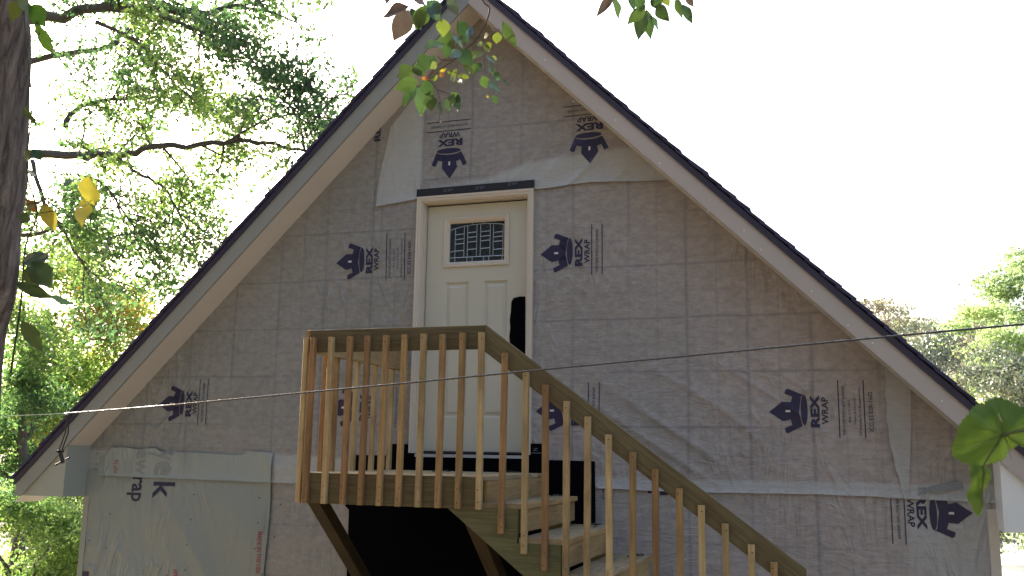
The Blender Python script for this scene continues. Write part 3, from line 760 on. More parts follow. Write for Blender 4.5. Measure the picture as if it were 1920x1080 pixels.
YB = YF-.0192
fx = [-.050, .088, .226, .354, .487, .620, .755, .889, 1.024, 1.157]
fc = [2, 0, 2, 2, 1, 1, 0, 1, 1, 0]
for x, c in zip(fx, fc): baluster(x-.004, YB, -.332, .757+random.uniform(-.003, .004), BM[c])
sy = [-1.455+.02, -1.24, -1.026, -.717, -.418, -.113]
for k_, (y, c) in enumerate(zip([YF+.005, -1.18, -1.026, -.717, -.418, -.113], (0, 2, 1, 0, 0, 0))): baluster(XL-.020, y, -.33, .757, BM[c], (1, 0))
bx = [1.318, 1.462, 1.590, 1.722, 1.851, 1.982, 2.121, 2.254, 2.390, 2.515, 2.650, 2.788, 2.903]
bt = [.627, .516, .426, .326, .234, .129, .029, -.068, -.173, -.264, -.361, -.469, -.557]
bc = [2, 0, 2, 0, 0, 0, 1, 2, 1, 0, 0, 0, 1]
for x, z, c in zip(bx, bt, bc): baluster(x-.012, YB, z-1.096, z, BM[c])
# flight
RISE, RUN = .198, .272
NT = 9
for i in range(NT):
    zt = -.293-RISE*i; xn = 1.430+RUN*i; xb = xn-RUN-.02
    for k_ in range(2):
        xa = xb+(xn-xb)/2*k_; xc = xa+(xn-xb)/2-.004
        part('tread', W_TOP, lambda m: m.board(((xa+xc)/2, YF+.035-.03, zt-.016), ((xa+xc)/2, -.165, zt-.016), (1, 0, 0), xc-xa, .032, ch=.004))
    part('tread_nosing', W_RISER, lambda m: m.board((xn+.006, YF+.005, zt-.016), (xn+.006, -.165, zt-.016), up, .033, .011))
    part('riser', W_RISER, lambda m: m.board((xn-.018, YF+.038, zt-.036-.068), (xn-.018, -.17, zt-.036-.068), up, .136+.0, .020))
x0s, z0s = 1.166, DZ-.05
for y in (YF+.019, -.20):
    # sawtooth stringer
    pts = [(XR-.002, DZ-.16-.05)]
    top_ = []
    for i in range(NT):
        zt = -.293-RISE*i-.033; xn = 1.430+RUN*i-.030
        top_ += [(XR if i == 0 else xn-RUN, zt), (xn, zt)]
    xe = top_[-1][0]; low = [(xe, top_[-1][1]-.20)]
    z_at = lambda x: -.331-.757*(x-.94)
    poly = top_+[(xe, z_at(xe)), (.945, z_at(.945)-.0), (.945, -.333), (XR, -.333)]
    part('stringer', W_GREEN, lambda m: m.prism(poly, y-.019, y+.019))
# knee braces under the landing
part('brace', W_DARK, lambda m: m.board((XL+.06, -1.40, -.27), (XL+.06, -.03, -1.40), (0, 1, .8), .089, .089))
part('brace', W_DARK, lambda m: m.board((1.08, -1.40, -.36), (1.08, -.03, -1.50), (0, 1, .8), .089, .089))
# posts carrying the foot of the flight
fxx = 1.43+RUN*8
part('post', W_GREEN, lambda m: m.board((fxx-.15, YF+.06, gz(fxx, YF)-.05), (fxx-.15, YF+.06, -1.98), (1, 0, 0), .089, .089))

# leaf sprigs lying on the steps
def sprig(loc, n, size, label, hue):
    mb = MB()
    for i in range(n):
        a = random.uniform(0, 6.28); l = size*random.uniform(.5, 1); c = Vector(loc)+Vector((random.uniform(-1, 1)*size, random.uniform(-1, 1)*size*1.5, .004+.012*random.random()))
        d = Vector((math.cos(a), math.sin(a), random.uniform(-.1, .4)))*l*.5; s2 = Vector((-math.sin(a), math.cos(a), random.uniform(-.3, .3)))*l*.22
        mb.add([c-d, c+s2+Vector((0, 0, .008)), c+d, c-s2], [[0, 1, 2, 3]])
    mb.tube([Vector(loc)+Vector((-size, -size, .006)), Vector(loc)+Vector((0, 0, .012)), Vector(loc)+Vector((size, size*.9, .008))], .003, 5)
    o = mb.build('leaf_sprig', M_SPRIG); tag(o, label, 'dead leaves', 'leaf sprigs fallen on the stair')
M_SPRIG = simple('withered_leaf', (.035, .04, .02), .8)
sprig((.60, -.75, DZ+.003), 6, .05, 'small dark sprig on the landing below the door glass', 0)
sprig((1.02, -.45, DZ+.003), 8, .05, 'withered twig on the landing near its right edge', 0)
sprig((1.36, -.42, -.290), 5, .04, 'thin dark twig on the topmost tread against the riser', 0)
sprig((1.60, -.36, -.488), 12, .055, 'green withered leaf clump on the second tread by the wall', 0)
sprig((1.90, -.32, -.686), 10, .05, 'dark leaf clump on the third tread by the wall', 0)

# ------------------------------------------------------------------ cable and clamp
cabp = [(-14, -2.0, 1.2), (-6, -2.0, .27)]
kx = [-2.23, -1.58, -.7, .188, 1.0, 1.8, 2.7, 3.59, 4.12]; kz = [.196, .22, .278, .348, .412, .478, .548, .619, .658]
pts = [(x, -2.0+.004*math.sin(x*1.1), z) for x, z in zip(kx, kz)]
tail = [(-8.0, -1.7, .42), (-5.5, -1.85, .23), (-3.6, -1.95, .19), pts[0], pts[1]]
pts = pts[1:]+[(6.0, -2.0, .86), (9.0, -2.0, 1.25)]
mb = MB(); mb.tube(pts, .0052, 8)
# twisted outer strand gives the cable its lay
hp = []
P = [Vector(q) for q in pts]
for i in range(len(P)-1):
    n = max(2, int((P[i+1]-P[i]).length/.012))
    for k_ in range(n):
        q = P[i].lerp(P[i+1], k_/n); ph = len(hp)*.9; hp.append(q+Vector((0, math.cos(ph)*.0028, math.sin(ph)*.0028)))
mb.tube(hp, .0036, 5)
cab = tag(mb.build('overhead_cable', M_STEEL, smooth=True), 'thin steel cable strung across the front of the house', 'cable')
mb = MB(); mb.tube(tail, .0016, 6); mb.build('tail_cord', simple('green_cord', (.02, .05, .03), .5), cab)
cl = thing('cable_clamp', 'black strap and hook clamp hanging from the cable at left eave', 'clamp', tuple(onY(121, 776, -2.0)))
A = onY(128, 779, -2.0); B = onY(113, 845, -2.0); C_ = onY(124, 812, -2.0)
mb = MB(); 
for dx in (-.012, .012): mb.tube([A+[dx*.4, 0, .004], C_+[dx+.004, 0, 0], B+[dx, .0, 0]], .0045, 6)
mb.build('strap', M_BLACK, cl)
mb = MB(); D0 = onY(112, 845, -2.0); D1 = onY(118, 868, -2.0)
mb.board(D0, D1, (1, 0, .0), .026, .012); mb.board(onY(104, 872, -2.0), onY(118, 864, -2.0), (0, 1, 0), .010, .012); mb.board(onY(117, 864, -2), onY(130, 858, -2), (0, 1, 0), .010, .010)
mb.board(onY(107, 846, -2.0), onY(119, 846, -2.0), (0, 1, 0), .012, .016); mb.build('hook', M_BLACK, cl)
mb = MB(); mb.tube([A+[-.02, 0, -.004], A+[.02, 0, .004]], .011, 8); mb.build('sleeve', M_BLACK, cl)

# ------------------------------------------------------------------ trees
def leaves_mesh(name, P, size, mat, parent, tint, up_bias=.3, aspect=.55, kind='stuff', seed=0):
    r = np.random.default_rng(seed); n = len(P)
    d = r.normal(size=(n, 3)); d[:, 2] -= .35; d /= np.linalg.norm(d, axis=1)[:, None]
    q = r.normal(size=(n, 3)); q[:, 2] += up_bias*2; s = np.cross(d, q); s /= np.linalg.norm(s, axis=1)[:, None]; nn = np.cross(s, d)
    L = (size*r.uniform(.6, 1.25, n))[:, None]; W_ = L*aspect*.5
    a = P; c = P+d*L; m1 = P+d*L*.45+s*W_+nn*L*.08; m2 = P+d*L*.45-s*W_+nn*L*.08
    k = P+d*L*.8+s*W_*.45; k2 = P+d*L*.8-s*W_*.45
    V = np.stack([a, m1, k, c, k2, m2], 1).reshape(-1, 3)
    b = np.arange(n)*6
    F = np.concatenate([np.stack([b, b+1, b+2, b+3], 1), np.stack([b, b+3, b+4, b+5], 1)])
    off = np.array(loc_of(parent)) if parent else np.zeros(3)
    me = bpy.data.meshes.new(name); V = V-off
    me.vertices.add(len(V)); me.vertices.foreach_set('co', V.astype(np.float32).ravel())
    me.loops.add(F.size); me.loops.foreach_set('vertex_index', F.astype(np.int32).ravel())
    me.polygons.add(len(F)); me.polygons.foreach_set('loop_start', (np.arange(len(F))*4).astype(np.int32))
    me.materials.append(mat)
    at = me.attributes.new('tint', 'FLOAT', 'POINT'); at.data.foreach_set('value', np.repeat(tint, 6).astype(np.float32))
    me.update(calc_edges=True)
    o = bpy.data.objects.new(name, me); COL.objects.link(o); o.parent = parent
    if kind: o['kind'] = kind
    return o
def smooth_path(P, n=6, wob=.0):
    P = np.array(P, float); out = []
    for i in range(len(P)-1):
        p0 = P[max(i-1, 0)]; p1 = P[i]; p2 = P[i+1]; p3 = P[min(i+2, len(P)-1)]
        for k in range(n):
            t = k/n; out.append(.5*((2*p1)+(-p0+p2)*t+(2*p0-5*p1+4*p2-p3)*t*t+(-p0+3*p1-3*p2+p3)*t**3)+rng.normal(size=3)*wob)
    out.append(P[-1]); return np.array(out)

# -- near trunk at the left edge of the view
def trunk_mesh(pts, rad, n=28, seed=1):
    pts = smooth_path(pts, 14); rr = np.interp(np.linspace(0, 1, len(pts)), np.linspace(0, 1, len(rad)), rad)
    vs = []; fs = []
    for i, p in enumerate(pts):
        for k in range(n):
            t = 2*math.pi*k/n
            bump_ = 1+.07*float(vnoise(k*1.2, p[2]*2.2, seed))*math.sin(0)+.05*(float(vnoise(math.cos(t)*3+5, p[2]*3+math.sin(t)*3, seed))-.5)*2+.03*(float(vnoise(t*6, p[2]*5, seed+3))-.5)*2
            vs.append((p[0]+math.cos(t)*rr[i]*bump_, p[1]+math.sin(t)*rr[i]*bump_, p[2]))
    for i in range(len(pts)-1):
        for k in range(n): fs.append([i*n+k, i*n+(k+1) % n, (i+1)*n+(k+1) % n, (i+1)*n+k])
    return vs, fs
DT = 4.0
edge = [(62, -60), (58, 60), (50, 200), (44, 330), (34, 420), (24, 540), (4, 640), (-6, 760), (-14, 980), (-22, 1300)]
tr = .17
pts = []
for px, py in edge[::-1]:
    q = far(px, py, DT)-AR*tr*(1.0+.1*(py > 600)); pts.append(q)
low = pts[0]; pts = [np.array([low[0]-.05, low[1], gz(low[0], low[1])-.1])]+pts+[pts[-1]+np.array([.15, .05, 1.2]), pts[-1]+np.array([.3, .1, 2.6])]
pts = [p_ for i, p_ in enumerate(pts) if i == 0 or p_[2] > pts[0][2]+.15]
nt_ = thing('tree', 'grey barked trunk close by at the left edge of the view', 'tree', tuple(pts[0]))
v, f = trunk_mesh(pts, [tr*1.25, tr*1.05, tr, tr*.98, tr*.95, tr*.9]); mesh_obj('trunk', v, f, M_BARK, nt_, True)

def tree(label, base, trunk_pts, trunk_r, limbs, leafmat, nper, lsize, tfun, twig=.9, seed=1, spread=.30, sub=7, cat='tree', group=None, clumps=None, name='oak_tree'):
    t = thing(name, label, cat, tuple(base), group)
    r = np.random.default_rng(seed)
    if trunk_pts is not None:
        mb = MB(); sp = smooth_path(trunk_pts, 5); mb.tube(sp, list(np.linspace(trunk_r, trunk_r*.35, len(sp))), 12, jit=.1); mb.build('trunk', M_LIMB, t, True)
    LP = []
    for (pts_, r0) in limbs:
        mb = MB(); sp = smooth_path(pts_, 5, r0*.25)
        mb.tube(sp, list(np.linspace(r0, max(r0*.18, .008), len(sp))), 7)
        L = len(sp)
        # secondary branches
        for k in range(sub):
            i = int(r.integers(max(1, L//6), L)); o_ = sp[i]; dd = sp[min(i+1, L-1)]-sp[max(i-1, 0)]; dd = dd/np.linalg.norm(dd)
            e = dd*.7+r.normal(size=3)*.55; e[2] += .05; e /= np.linalg.norm(e); ln = twig*r.uniform(.6, 1.5)
            s1 = [o_, o_+e*ln*.5+r.normal(size=3)*.06, o_+e*ln+np.array([0, 0, -.12*ln])+r.normal(size=3)*.1]
            s1 = smooth_path(s1, 3); mb.tube(s1, list(np.linspace(max(r0*.28, .012), .006, len(s1))), 5)
            for q in range(6):
                j = int(r.integers(2, len(s1))); e2 = e*.4+r.normal(size=3)*.7; e2 /= np.linalg.norm(e2); l2 = twig*.42*r.uniform(.5, 1.2)
                c = s1[j]+e2*l2; mb.tube([s1[j], s1[j]+e2*l2*.5, c], [.007, .005, .003], 4)
                n = int(nper*r.uniform(.5, 1.5)); P = s1[j]+e2[None]*l2*r.uniform(.2, 1.15, n)[:, None]+r.normal(size=(n, 3))*spread*np.array([1, 1, .6])*r.uniform(.5, 1)
                LP.append(P)
        mb.build('limb', M_LIMB, t, True)
    if clumps is not None:
        for c, rad, n in clumps:
            # uneven crown: many small sub-clumps
            m = max(3, int(n/42)); cc = r.normal(size=(m, 3)); cc /= np.linalg.norm(cc, axis=1)[:, None]; cc = np.array(c)+cc*(r.uniform(.15, 1, m)**.5)[:, None]*np.array(rad)
            for q in cc: LP.append(q+r.normal(size=(42, 3))*np.array([.26, .26, .15])*max(.55, min(1.3, rad[0]*.35)))
    P = np.concatenate(LP); tint = np.clip(tfun(P, r), 0, 1)
    leaves_mesh('foliage', P, lsize, leafmat, t, tint, seed=seed)
    return t
# unseen crown added over the near tree, shaped to block the top sky
r_ = np.random.default_rng(77); cc_ = np.stack([r_.uniform(-8, 0, 260), r_.uniform(-13, -5.6, 260), r_.uniform(4.6, 9, 260)], 1)
P_ = (cc_[:, None]+r_.normal(size=(260, 45, 3))*np.array([.6, .6, .35])).reshape(-1, 3); P_ = P_[P_[:, 2] > 4.2]
leaves_mesh('foliage', P_, .17, M_WOOD, nt_, np.clip(.45+.15*r_.normal(size=len(P_)), 0, 1), seed=3)
# unseen trees added behind the viewpoint to cut sky light on the facade
cx_ = r_.uniform(-40, 34, 1300); hh_ = np.interp(cx_, [-40, 4, 12, 34], [19, 18, 16, 16])
cc_ = np.stack([cx_, r_.uniform(-24, -14, 1300)-.3*np.clip(cx_-6, 0, 40), -1.5+hh_*r_.uniform(0, 1, 1300)**.9], 1)
cc_[:260, 0] = r_.uniform(-30, -14, 260); cc_[:260, 1] = r_.uniform(-16, -3, 260)
P_ = (cc_[:, None]+r_.normal(size=(1300, 40, 3))*np.array([1.3, 1.0, .9])).reshape(-1, 3)
wd = leaves_mesh('added_woodland', P_, .52, M_WOOD, None, np.clip(.4+.2*r_.normal(size=len(P_)), 0, 1), seed=5); wd['kind'] = 'stuff'; wd['label'] = 'unseen leaf mass added behind the viewpoint to shade the house'; wd['category'] = 'added_woodland'
# -- big oak behind the left roof slope: limbs reach in from the left
DO = 15.0
def F(px, py, d=DO): return far(px, py, d)
ob_ = F(-150, 800, DO); obase = (ob_[0], ob_[1], gz(ob_[0], ob_[1]))
otr = [np.array(obase), F(-150, 600), F(-120, 350), F(-60, 100), F(-30, -180)]
def jit_d(l, d0, d1): 
    n = len(l); return [F(px, py, d0+(d1-d0)*i/(n-1)) for i, (px, py) in enumerate(l)]
limbs = [
    (jit_d([(-110, 40), (60, 35), (200, 18), (330, 25), (450, 8), (560, -30)], 15, 14), .15),
    (jit_d([(-100, 160), (100, 105), (200, 88), (260, 45), (350, 30)], 15, 16), .09),
    (jit_d([(180, 40), (250, 75), (290, 115), (350, 180)], 14.5, 14), .05),
    (jit_d([(-110, 295), (70, 290), (180, 292), (230, 290), (300, 275), (420, 268), (480, 265), (560, 280), (610, 275)], 15, 13.6), .11),
    (jit_d([(120, 240), (140, 205), (210, 185), (300, 183), (370, 182)], 15, 15.5), .07),
    (jit_d([(220, 298), (260, 325), (310, 355), (335, 400), (370, 450)], 14.6, 14), .045),
    (jit_d([(60, 300), (80, 370), (110, 420), (140, 470), (190, 530)], 14.5, 14), .05),
    (jit_d([(160, 330), (200, 350), (240, 410), (290, 450)], 14.3, 13.8), .035),
    (jit_d([(300, 30), (400, 70), (470, 110), (505, 160)], 14.2, 13.5), .04),
    (jit_d([(-60, -60), (120, -40), (300, -70), (480, -80)], 15, 14), .12),
    (jit_d([(420, 268), (500, 225), (560, 215), (600, 222)], 14, 13.6), .03),
    (jit_d([(-90, 430), (60, 440), (160, 400), (230, 385)], 15.5, 15), .07),
]
def tint_oak(P, r): return .42+.5*(vnoise(P[:, 0]*1.1, P[:, 2]*1.1, 5)-.5)*2+r.normal(size=len(P))*.16  # noise puts sunlit and shaded leaf clumps into the tint
tree('tall oak reaching level limbs out behind the left roof slope', obase, otr, .38, [(a_, b_*.72) for a_, b_ in limbs], M_OAKLEAF, 26, .092, tint_oak, twig=.95, seed=4, spread=.15, sub=15)
# -- yellowing trees further back, lower left
def tint_y(lo): return lambda P, r: lo+.5*(vnoise(P[:, 0]*.7, P[:, 2]*.7, 7)-.5)*2+r.normal(size=len(P))*.15
def bushy(name, label, px, py_top, py_bot, dist, wpx, mat, n, lsize, tf, seed, cat='tree', nl=4, dens=9):
    base = far(px, 900, dist); base = np.array([base[0], base[1], gz(base[0], base[1])])
    r = np.random.default_rng(seed); cl = []
    k = dist/FPX
    for i in range(dens):
        a = px+r.uniform(-1, 1)*wpx*.75; b = py_top+(py_bot-py_top)*(i+.6)/dens
        w_ = wpx*k*r.uniform(.35, .6); c = far(a, b, dist+r.uniform(-1, 1)*wpx*k*.6); cl.append((c, (w_, w_, w_*.7), n/dens))
    top = far(px, py_top+ (py_bot-py_top)*.5, dist)
    tp = [base, base*.6+top*.4+r.normal(size=3)*.15, top]
    lb = []
    for i in range(nl):
        u = .3+.55*i/nl; o_ = base*(1-u)+top*u; e = np.array([r.uniform(-1, 1), r.uniform(-1, 1), .5]); e /= np.linalg.norm(e); ln = wpx*k*.8
        lb.append(([o_, o_+e*ln*.5+np.array([0, 0, .1]), o_+e*ln+np.array([0, 0, .3])], .05))
    return tree(label, base, tp, .14, lb, mat, 12, lsize, tf, twig=wpx*k*.3, seed=seed, spread=.25, sub=3, clumps=cl, cat=cat, name=name)
bushy('maple_tree', 'yellow green tree below the oak limbs beside the left eave', 130, 440, 800, 19, 150, M_GOLDLEAF, 15000, .11, tint_y(.50), 21, dens=14)
bushy('maple_tree', 'darker green tree directly behind the near trunk', 40, 560, 900, 17, 110, M_OAKLEAF, 9500, .095, tint_y(.35), 22, dens=10)
bushy('maple_tree', 'golden orange tinged tree low between trunk and roof edge', 120, 690, 980, 21, 130, M_GOLDLEAF, 13000, .11, tint_y(.70), 23, dens=11)
bushy('undergrowth_tree', 'dark green undergrowth tree under the left eave return', 70, 920, 1200, 13, 120, M_OAKLEAF, 15000, .07, tint_y(.40), 24, dens=10)
bushy('undergrowth_tree', 'sunlit yellow sapling thicket behind the wall corner below the eave', 100, 930, 1250, 18, 130, M_GOLDLEAF, 12000, .09, tint_y(.62), 25, dens=9)
# -- trees to the right of the house
bushy('maple_tree', 'tall pale green tree at the right edge of the view', 1965, 440, 1000, 24, 125, M_PALELEAF, 22000, .12, tint_y(.50), 31, dens=16)
bushy('beech_tree', 'reddish brown tree just above the right roof slope', 1725, 590, 900, 30, 150, M_REDLEAF, 26000, .13, tint_y(.50), 32, dens=11)
bushy('maple_tree', 'pale yellow green tree between the reddish and the tall tree', 1850, 575, 900, 34, 110, M_PALELEAF, 20000, .16, tint_y(.72), 33, dens=9)
bushy('dogwood_tree', 'grey green rounded tree low behind the right roof slope', 1830, 640, 1000, 22, 130, M_GREYLEAF, 24000, .10, tint_y(.5), 34, dens=12)

# ------------------------------------------------------------------ near leaves
def leafmat2(name, c, back=None, tr_=.45, rough=.4, spec=.5):
    m = NM(name); v = m.coord(); f = m.noise(v, 30, 4, .6)
    cc = m.mix(f, tuple(x*.75 for x in c), tuple(x*1.2 for x in c))
    m.L(cc, m.b.inputs['Base Color']); m.b.inputs['Roughness'].default_value = rough; m.b.inputs['Specular IOR Level'].default_value = spec
    t = m.n.new('ShaderNodeBsdfTranslucent'); g = m.n.new('ShaderNodeMix'); g.data_type = 'RGBA'; g.blend_type = 'MULTIPLY'; g.inputs[0].default_value = 1
    m.L(cc, g.inputs[6]); g.inputs[7].default_value = (1.7, 1.8, .9, 1); m.L(g.outputs[2], t.inputs[0])
    mx = m.n.new('ShaderNodeMixShader'); mx.inputs[0].default_value = tr_; m.L(m.b.outputs[0], mx.inputs[1]); m.L(t.outputs[0], mx.inputs[2]); m.L(mx.outputs[0], m.o.inputs[0])
    return m.m
LM = {'g': leafmat2('leaf_green', (.038, .066, .024), tr_=.22), 'd': leafmat2('leaf_dark_green', (.026, .052, .024), tr_=.25), 'y': leafmat2('leaf_lime', (.085, .105, .026), tr_=.28),
      'Y': leafmat2('leaf_yellow', (.20, .165, .032), tr_=.3), 'p': leafmat2('leaf_purple_brown', (.046, .032, .044), tr_=.2), 'o': leafmat2('leaf_orange', (.19, .075, .03), tr_=.3),
      'b': leafmat2('leaf_glossy', (.05, .085, .085), tr_=.1, rough=.14, spec=1.0), 'G': leafmat2('leaf_vine_green', (.06, .125, .02), tr_=.4), 'R': leafmat2('leaf_close_green', (.075, .128, .036), tr_=.2, rough=.8, spec=.1)}
def leaf(base, tip, width, nrm, mat, parent, curl=.15, fold=.25, teeth=0, name='leaf', n=9):
    base = np.array(base); tip = np.array(tip); d = tip-base; L = np.linalg.norm(d); d = d/L
    nrm = np.array(nrm, float); nrm = nrm-d*nrm.dot(d); nrm /= np.linalg.norm(nrm); s = np.cross(d, nrm)
    vs = []; fs = []
    for i in range(n):
        t = i/(n-1); wd = width*.5*(math.sin(math.pi*min(1, t**.84))**1.12)*(1 if t < 1 else 0)+.0006
        if teeth: wd *= 1+.12*(i % 2)
        c = base+d*L*t+nrm*(-curl*L*(t*t))
        for k, u in enumerate((-1, -.5, 0, .5, 1)):
            wig = .04*L*math.sin(t*9+k*1.7+L*50)*abs(u)
            vs.append(c+s*wd*u+nrm*(fold*wd*abs(u)+wig))
    for i in range(n-1):
        for k in range(4): fs.append([i*5+k, i*5+k+1, (i+1)*5+k+1, (i+1)*5+k])
    return mesh_obj(name, vs, fs, LM[mat], parent, True)
def spray(obj, D, lst, size_scale=1.0):
    r = random.Random(5)
    for (bx_, by_, tx_, ty_, wpx, mat) in lst:
        dd = D+r.uniform(-.12, .12); b = far(bx_, by_, dd); t = far(tx_, ty_, dd+r.uniform(-.03, .03))
        n = -AF+AR*r.uniform(-.6, .6)+AU*r.uniform(-.5, .5)
        leaf(b, t, wpx*dd/FPX*1.22, n, mat, obj, curl=r.uniform(-.05, .2), fold=r.uniform(0, .35))
DB = 2.3
hb = thing('hanging_branch', 'thin twig with green and lime leaves hanging before the gable peak', 'branch', tuple(far(905, -60, DB)))
mb = MB()
def tw(l, r0, D=DB): mb.tube(smooth_path([far(x, y, D) for x, y in l], 4), list(np.linspace(r0, r0*.5, (len(l)-1)*4+1)), 6)
tw([(880, -200), (898, -60), (905, 0), (918, 16), (908, 50), (890, 78), (870, 95), (852, 112), (828, 128)], .0028)
tw([(852, 112), (830, 113), (820, 104)], .0014); tw([(828, 128), (805, 150), (788, 160), (770, 168)], .0013); tw([(890, 78), (905, 85), (912, 105), (920, 140), (928, 175)], .0011)
tw([(805, 150), (820, 170), (826, 195), (823, 225)], .0010); tw([(820, 168), (845, 178), (855, 190)], .0010); tw([(895, 72), (925, 62), (938, 58)], .0010)
tw([(840, -150), (800, -30), (775, 5), (760, 15)], .0016); tw([(828, 128), (850, 135), (875, 143)], .0009); tw([(905, 85), (910, 130), (912, 145)], .0008)
tw([(800, -30), (830, -10), (845, 20)], .0012)
mb.build('twig', simple('twig_bark', (.06, .04, .04), .8), hb)
spray(hb, DB, [
 (766, 12, 716, 28, 22, 'p'), (767, 18, 740, 76, 32, 'p'), (770, 14, 790, 58, 18, 'd'), (798, 10, 780, 58, 26, 'g'), (740, -20, 722, 8, 18, 'p'), (775, -2, 800, 8, 16, 'p'),
 (800, 2, 830, 36, 34, 'd'), (828, 12, 800, 20, 18, 'g'), (840, -6, 858, 30, 16, 'b'), (830, 35, 832, 68, 22, 'y'), (838, 56, 850, 95, 20, 'g'), (832, 82, 795, 90, 24, 'g'),
 (838, 55, 836, 110, 24, 'd'), (848, 62, 868, 92, 9, 'b'), (866, 98, 842, 106, 16, 'b'), (858, 40, 880, 72, 20, 'd'), (872, 65, 870, 85, 18, 'd'), (886, 48, 874, 76, 10, 'b'),
 (943, 40, 966, 92, 18, 'g'), (934, 60, 930, 82, 14, 'y'), (916, 66, 905, 68, 9, 'y'), (938, 56, 916, 54, 5, 'p'), (906, 96, 882, 108, 16, 'y'), (902, 118, 884, 138, 16, 'g'), (905, 86, 920, 96, 10, 'y'),
 (912, 78, 920, 92, 10, 'y'), (895, 86, 905, 80, 7, 'y'), (912, 104, 930, 118, 8, 'b'), (918, 116, 924, 142, 12, 'b'), (924, 112, 930, 105, 9, 'y'), (922, 136, 940, 150, 14, 'd'), (908, 146, 938, 172, 10, 'b'),
 (905, 142, 912, 166, 16, 'g'), (925, 178, 932, 196, 9, 'd'), (942, 148, 955, 161, 4, 'b'), (862, 94, 884, 120, 24, 'd'), (880, 118, 876, 138, 20, 'g'),
 (808, 110, 778, 122, 24, 'd'), (812, 104, 800, 128, 20, 'd'), (800, 126, 770, 134, 20, 'd'), (776, 128, 740, 146, 26, 'g'), (784, 150, 740, 168, 24, 'g'), (780, 158, 752, 198, 16, 'd'), (786, 162, 762, 172, 9, 'b'), (790, 160, 790, 218, 26, 'g'),
 (792, 150, 812, 184, 20, 'd'), (806, 178, 808, 208, 22, 'g'), (818, 118, 808, 128, 12, 'y'), (808, 150, 822, 142, 8, 'y'), (832, 134, 828, 128, 12, 'Y'), (832, 144, 826, 134, 10, 'o'), (845, 140, 840, 130, 6, 'y'),
 (848, 146, 856, 128, 8, 'y'), (848, 142, 852, 154, 10, 'y'), (858, 146, 868, 138, 7, 'y'), (866, 142, 880, 146, 7, 'y'), (860, 150, 864, 154, 7, 'y'), (822, 190, 830, 216, 8, 'd'), (838, 186, 842, 206, 12, 'g'), (852, 176, 842, 200, 14, 'd'), (856, 176, 860, 210, 14, 'd'), (848, 172, 856, 192, 14, 'g'),
 (790, 146, 806, 152, 8, 'o'), (828, 224, 824, 230, 4, 'p'), (914, 178, 915, 184, 4, 'Y')])
# top right spray
tb = thing('hanging_twig', 'leafy twig tip poking down against the white sky top right', 'branch', tuple(far(1230, -60, 2.6)))
mb = MB(); tw([(1240, -120), (1225, -50), (1215, 0), (1200, 18)], .002, 2.6); tw([(1225, -50), (1265, -10), (1275, 8)], .0012, 2.6); tw([(1225, -50), (1170, -20), (1150, -5)], .0012, 2.6); mb.build('twig', LM['d'], tb)
spray(tb, 2.6, [(1152, -12, 1118, 30, 14, 'p'), (1152, -6, 1164, 32, 14, 'g'), (1185, -20, 1188, 20, 16, 'd'), (1210, 10, 1178, 48, 20, 'g'), (1206, 16, 1198, 76, 24, 'g'), (1212, 18, 1220, 74, 18, 'd'), (1218, 30, 1240, 54, 14, 'd'),
 (1230, 8, 1254, 40, 20, 'g'), (1222, -8, 1240, 18, 18, 'd'), (1240, -12, 1256, 10, 14, 'y'), (1268, -5, 1278, 34, 12, 'g'), (1280, 8, 1298, 44, 14, 'g'), (1284, -10, 1302, 14, 10, 'p'), (1200, -15, 1196, 22, 18, 'd')])
# vine on the near trunk
vn = thing('climbing_vine', 'vine with green and yellow leaves climbing the near trunk', 'vine', tuple(far(40, 600, 3.6)))
mb = MB(); tw([(20, 700), (40, 560), (48, 460), (70, 400), (50, 320), (60, 200), (50, 90), (40, -40)], .004, 3.62); tw([(70, 400), (105, 395), (150, 390), (172, 375)], .002, 3.6); tw([(60, 90), (75, 60), (80, 20)], .002, 3.6); mb.build('twig', LM['d'], vn)
def heart(px, py, tx, ty, w_, mat, D=3.6):
    r = random; b = far(px, py, D+r.uniform(-.05, .05)); t = far(tx, ty, D+r.uniform(-.06, .06)); leaf(b, t, w_*D/FPX, -AF+AR*r.uniform(-.5, .5)+AU*r.uniform(-.2, .6), mat, vn, curl=r.uniform(0, .2), fold=r.uniform(0, .3), teeth=1, n=11)
for a in [(70, 40, 98, 108, 34, 'G'), (60, 10, 85, 50, 34, 'G'), (30, 5, 72, 20, 26, 'y'), (35, 0, 20, 40, 24, 'y'), (52, 5, 62, 35, 20, 'G'), (168, 330, 172, 388, 46, 'Y'), (158, 375, 152, 422, 30, 'Y'), (80, 382, 104, 434, 26, 'Y'), (78, 376, 44, 392, 20, 'Y'), (135, 335, 120, 350, 12, 'd'),
          (60, 285, 42, 298, 22, 'g'), (60, 280, 78, 300, 20, 'd'), (46, 200, 66, 236, 20, 'g'), (50, 320, 62, 330, 14, 'y'), (95, 480, 30, 492, 26, 'b'), (60, 490, 98, 540, 40, 'd'), (50, 500, 70, 540, 30, 'g'), (30, 530, 100, 560, 24, 'd'), (90, 555, 142, 570, 14, 'd'), (40, 600, 80, 660, 26, 'g'), (50, 400, 40, 420, 20, 'd'), (70, 398, 48, 372, 16, 'o')]: heart(*a)
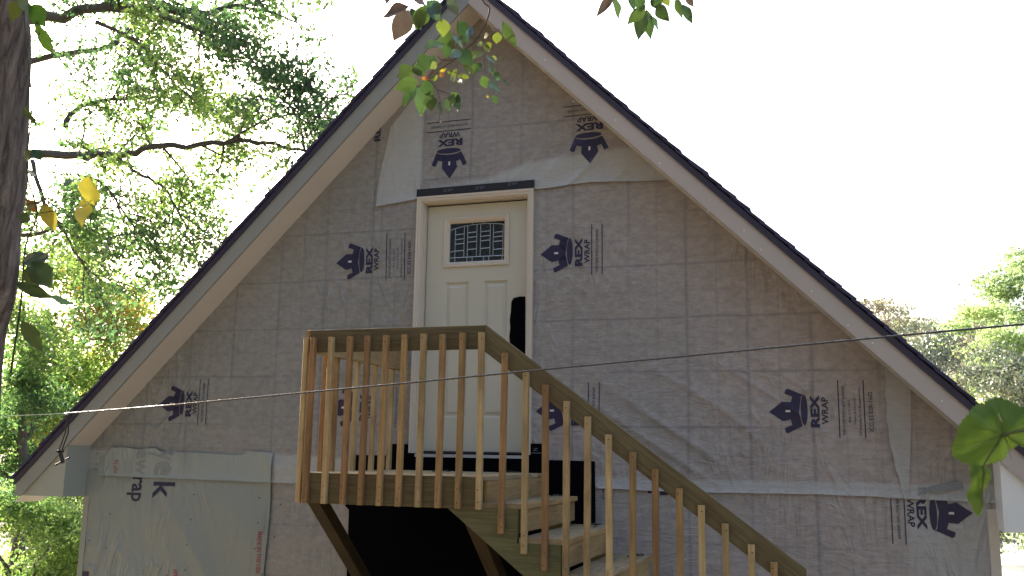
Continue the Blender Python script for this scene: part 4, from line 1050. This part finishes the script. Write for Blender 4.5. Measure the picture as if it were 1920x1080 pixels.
# big vine leaf close to the lens at the right: lobed, toothed blade
gl = thing('vine_leaf', 'large bright green toothed leaf close by at the right edge', 'leaf', tuple(far(1935, 800, .62)))
def blade(outl, ctr, D, bend, name, mat, fold=0.0):
    c = far(*ctr, D); vs = [c]; fs = []; n = len(outl); rings = 6
    for k in range(1, rings+1):
        for i, (x, y) in enumerate(outl):
            u = k/rings; px = ctr[0]+(x-ctr[0])*u; py = ctr[1]+(y-ctr[1])*u
            q = far(px, py, D); ang = i/n*6.283; q = q+AF*(bend*u*u*(1+.5*math.sin(ang*3+1)))+AF*.0025*math.sin(px*.11)*math.cos(py*.09); vs.append(q)
    for i in range(n): fs.append([0, 1+i, 1+(i+1) % n])
    for k in range(rings-1):
        for i in range(n): a = 1+k*n+i; b = 1+k*n+(i+1) % n; fs.append([a, a+n, b+n, b])
    return mesh_obj(name, vs, fs, LM[mat], gl, True)
def toothy(keys, m=7, amp=5.5):
    out = []
    for i in range(len(keys)):
        a = np.array(keys[i], float); b = np.array(keys[(i+1) % len(keys)], float); nn = np.array([b[1]-a[1], a[0]-b[0]]); nn /= np.linalg.norm(nn)+1e-6
        for k in range(m): t = k/m; out.append(tuple(a+(b-a)*t+nn*amp*(abs(math.sin(t*math.pi*3))-.2)))
    return out
outl = toothy([(1866, 762), (1897, 752), (1925, 765), (1985, 770), (2000, 820), (1960, 850), (1930, 838), (1905, 850), (1880, 868), (1850, 878), (1822, 872), (1806, 850), (1808, 820), (1818, 785), (1840, 772)])
blade(outl, (1880, 815), .62, .012, 'blade', 'R')
outl2 = toothy([(1826, 872), (1862, 878), (1858, 905), (1846, 940), (1843, 972), (1835, 965), (1820, 930), (1822, 900)], 5, 1.5)
blade(outl2, (1840, 900), .615, .004, 'drooping_lobe', 'R')
mb = MB(); mb.tube(smooth_path([far(1880, 815, .618), far(1960, 800, .62), far(2080, 790, .63)], 4), .0011, 6); mb.tube([far(1880, 815, .617), far(1845, 870, .617), far(1840, 950, .613)], .0006, 5)
for tx_, ty_ in ((1815, 800), (1812, 845), (1850, 866), (1872, 775), (1895, 860), (1930, 840)):
    mb.tube(smooth_path([far(1882, 815, .6185), far((1882+tx_)/2+2, (815+ty_)/2-3, .6165), far(tx_, ty_, .6245)], 4), [.0005, .0005, .0004, .0004, .0003, .0003, .0002, .0002, .0002], 5)
mb.build('stem', LM['y'], gl)
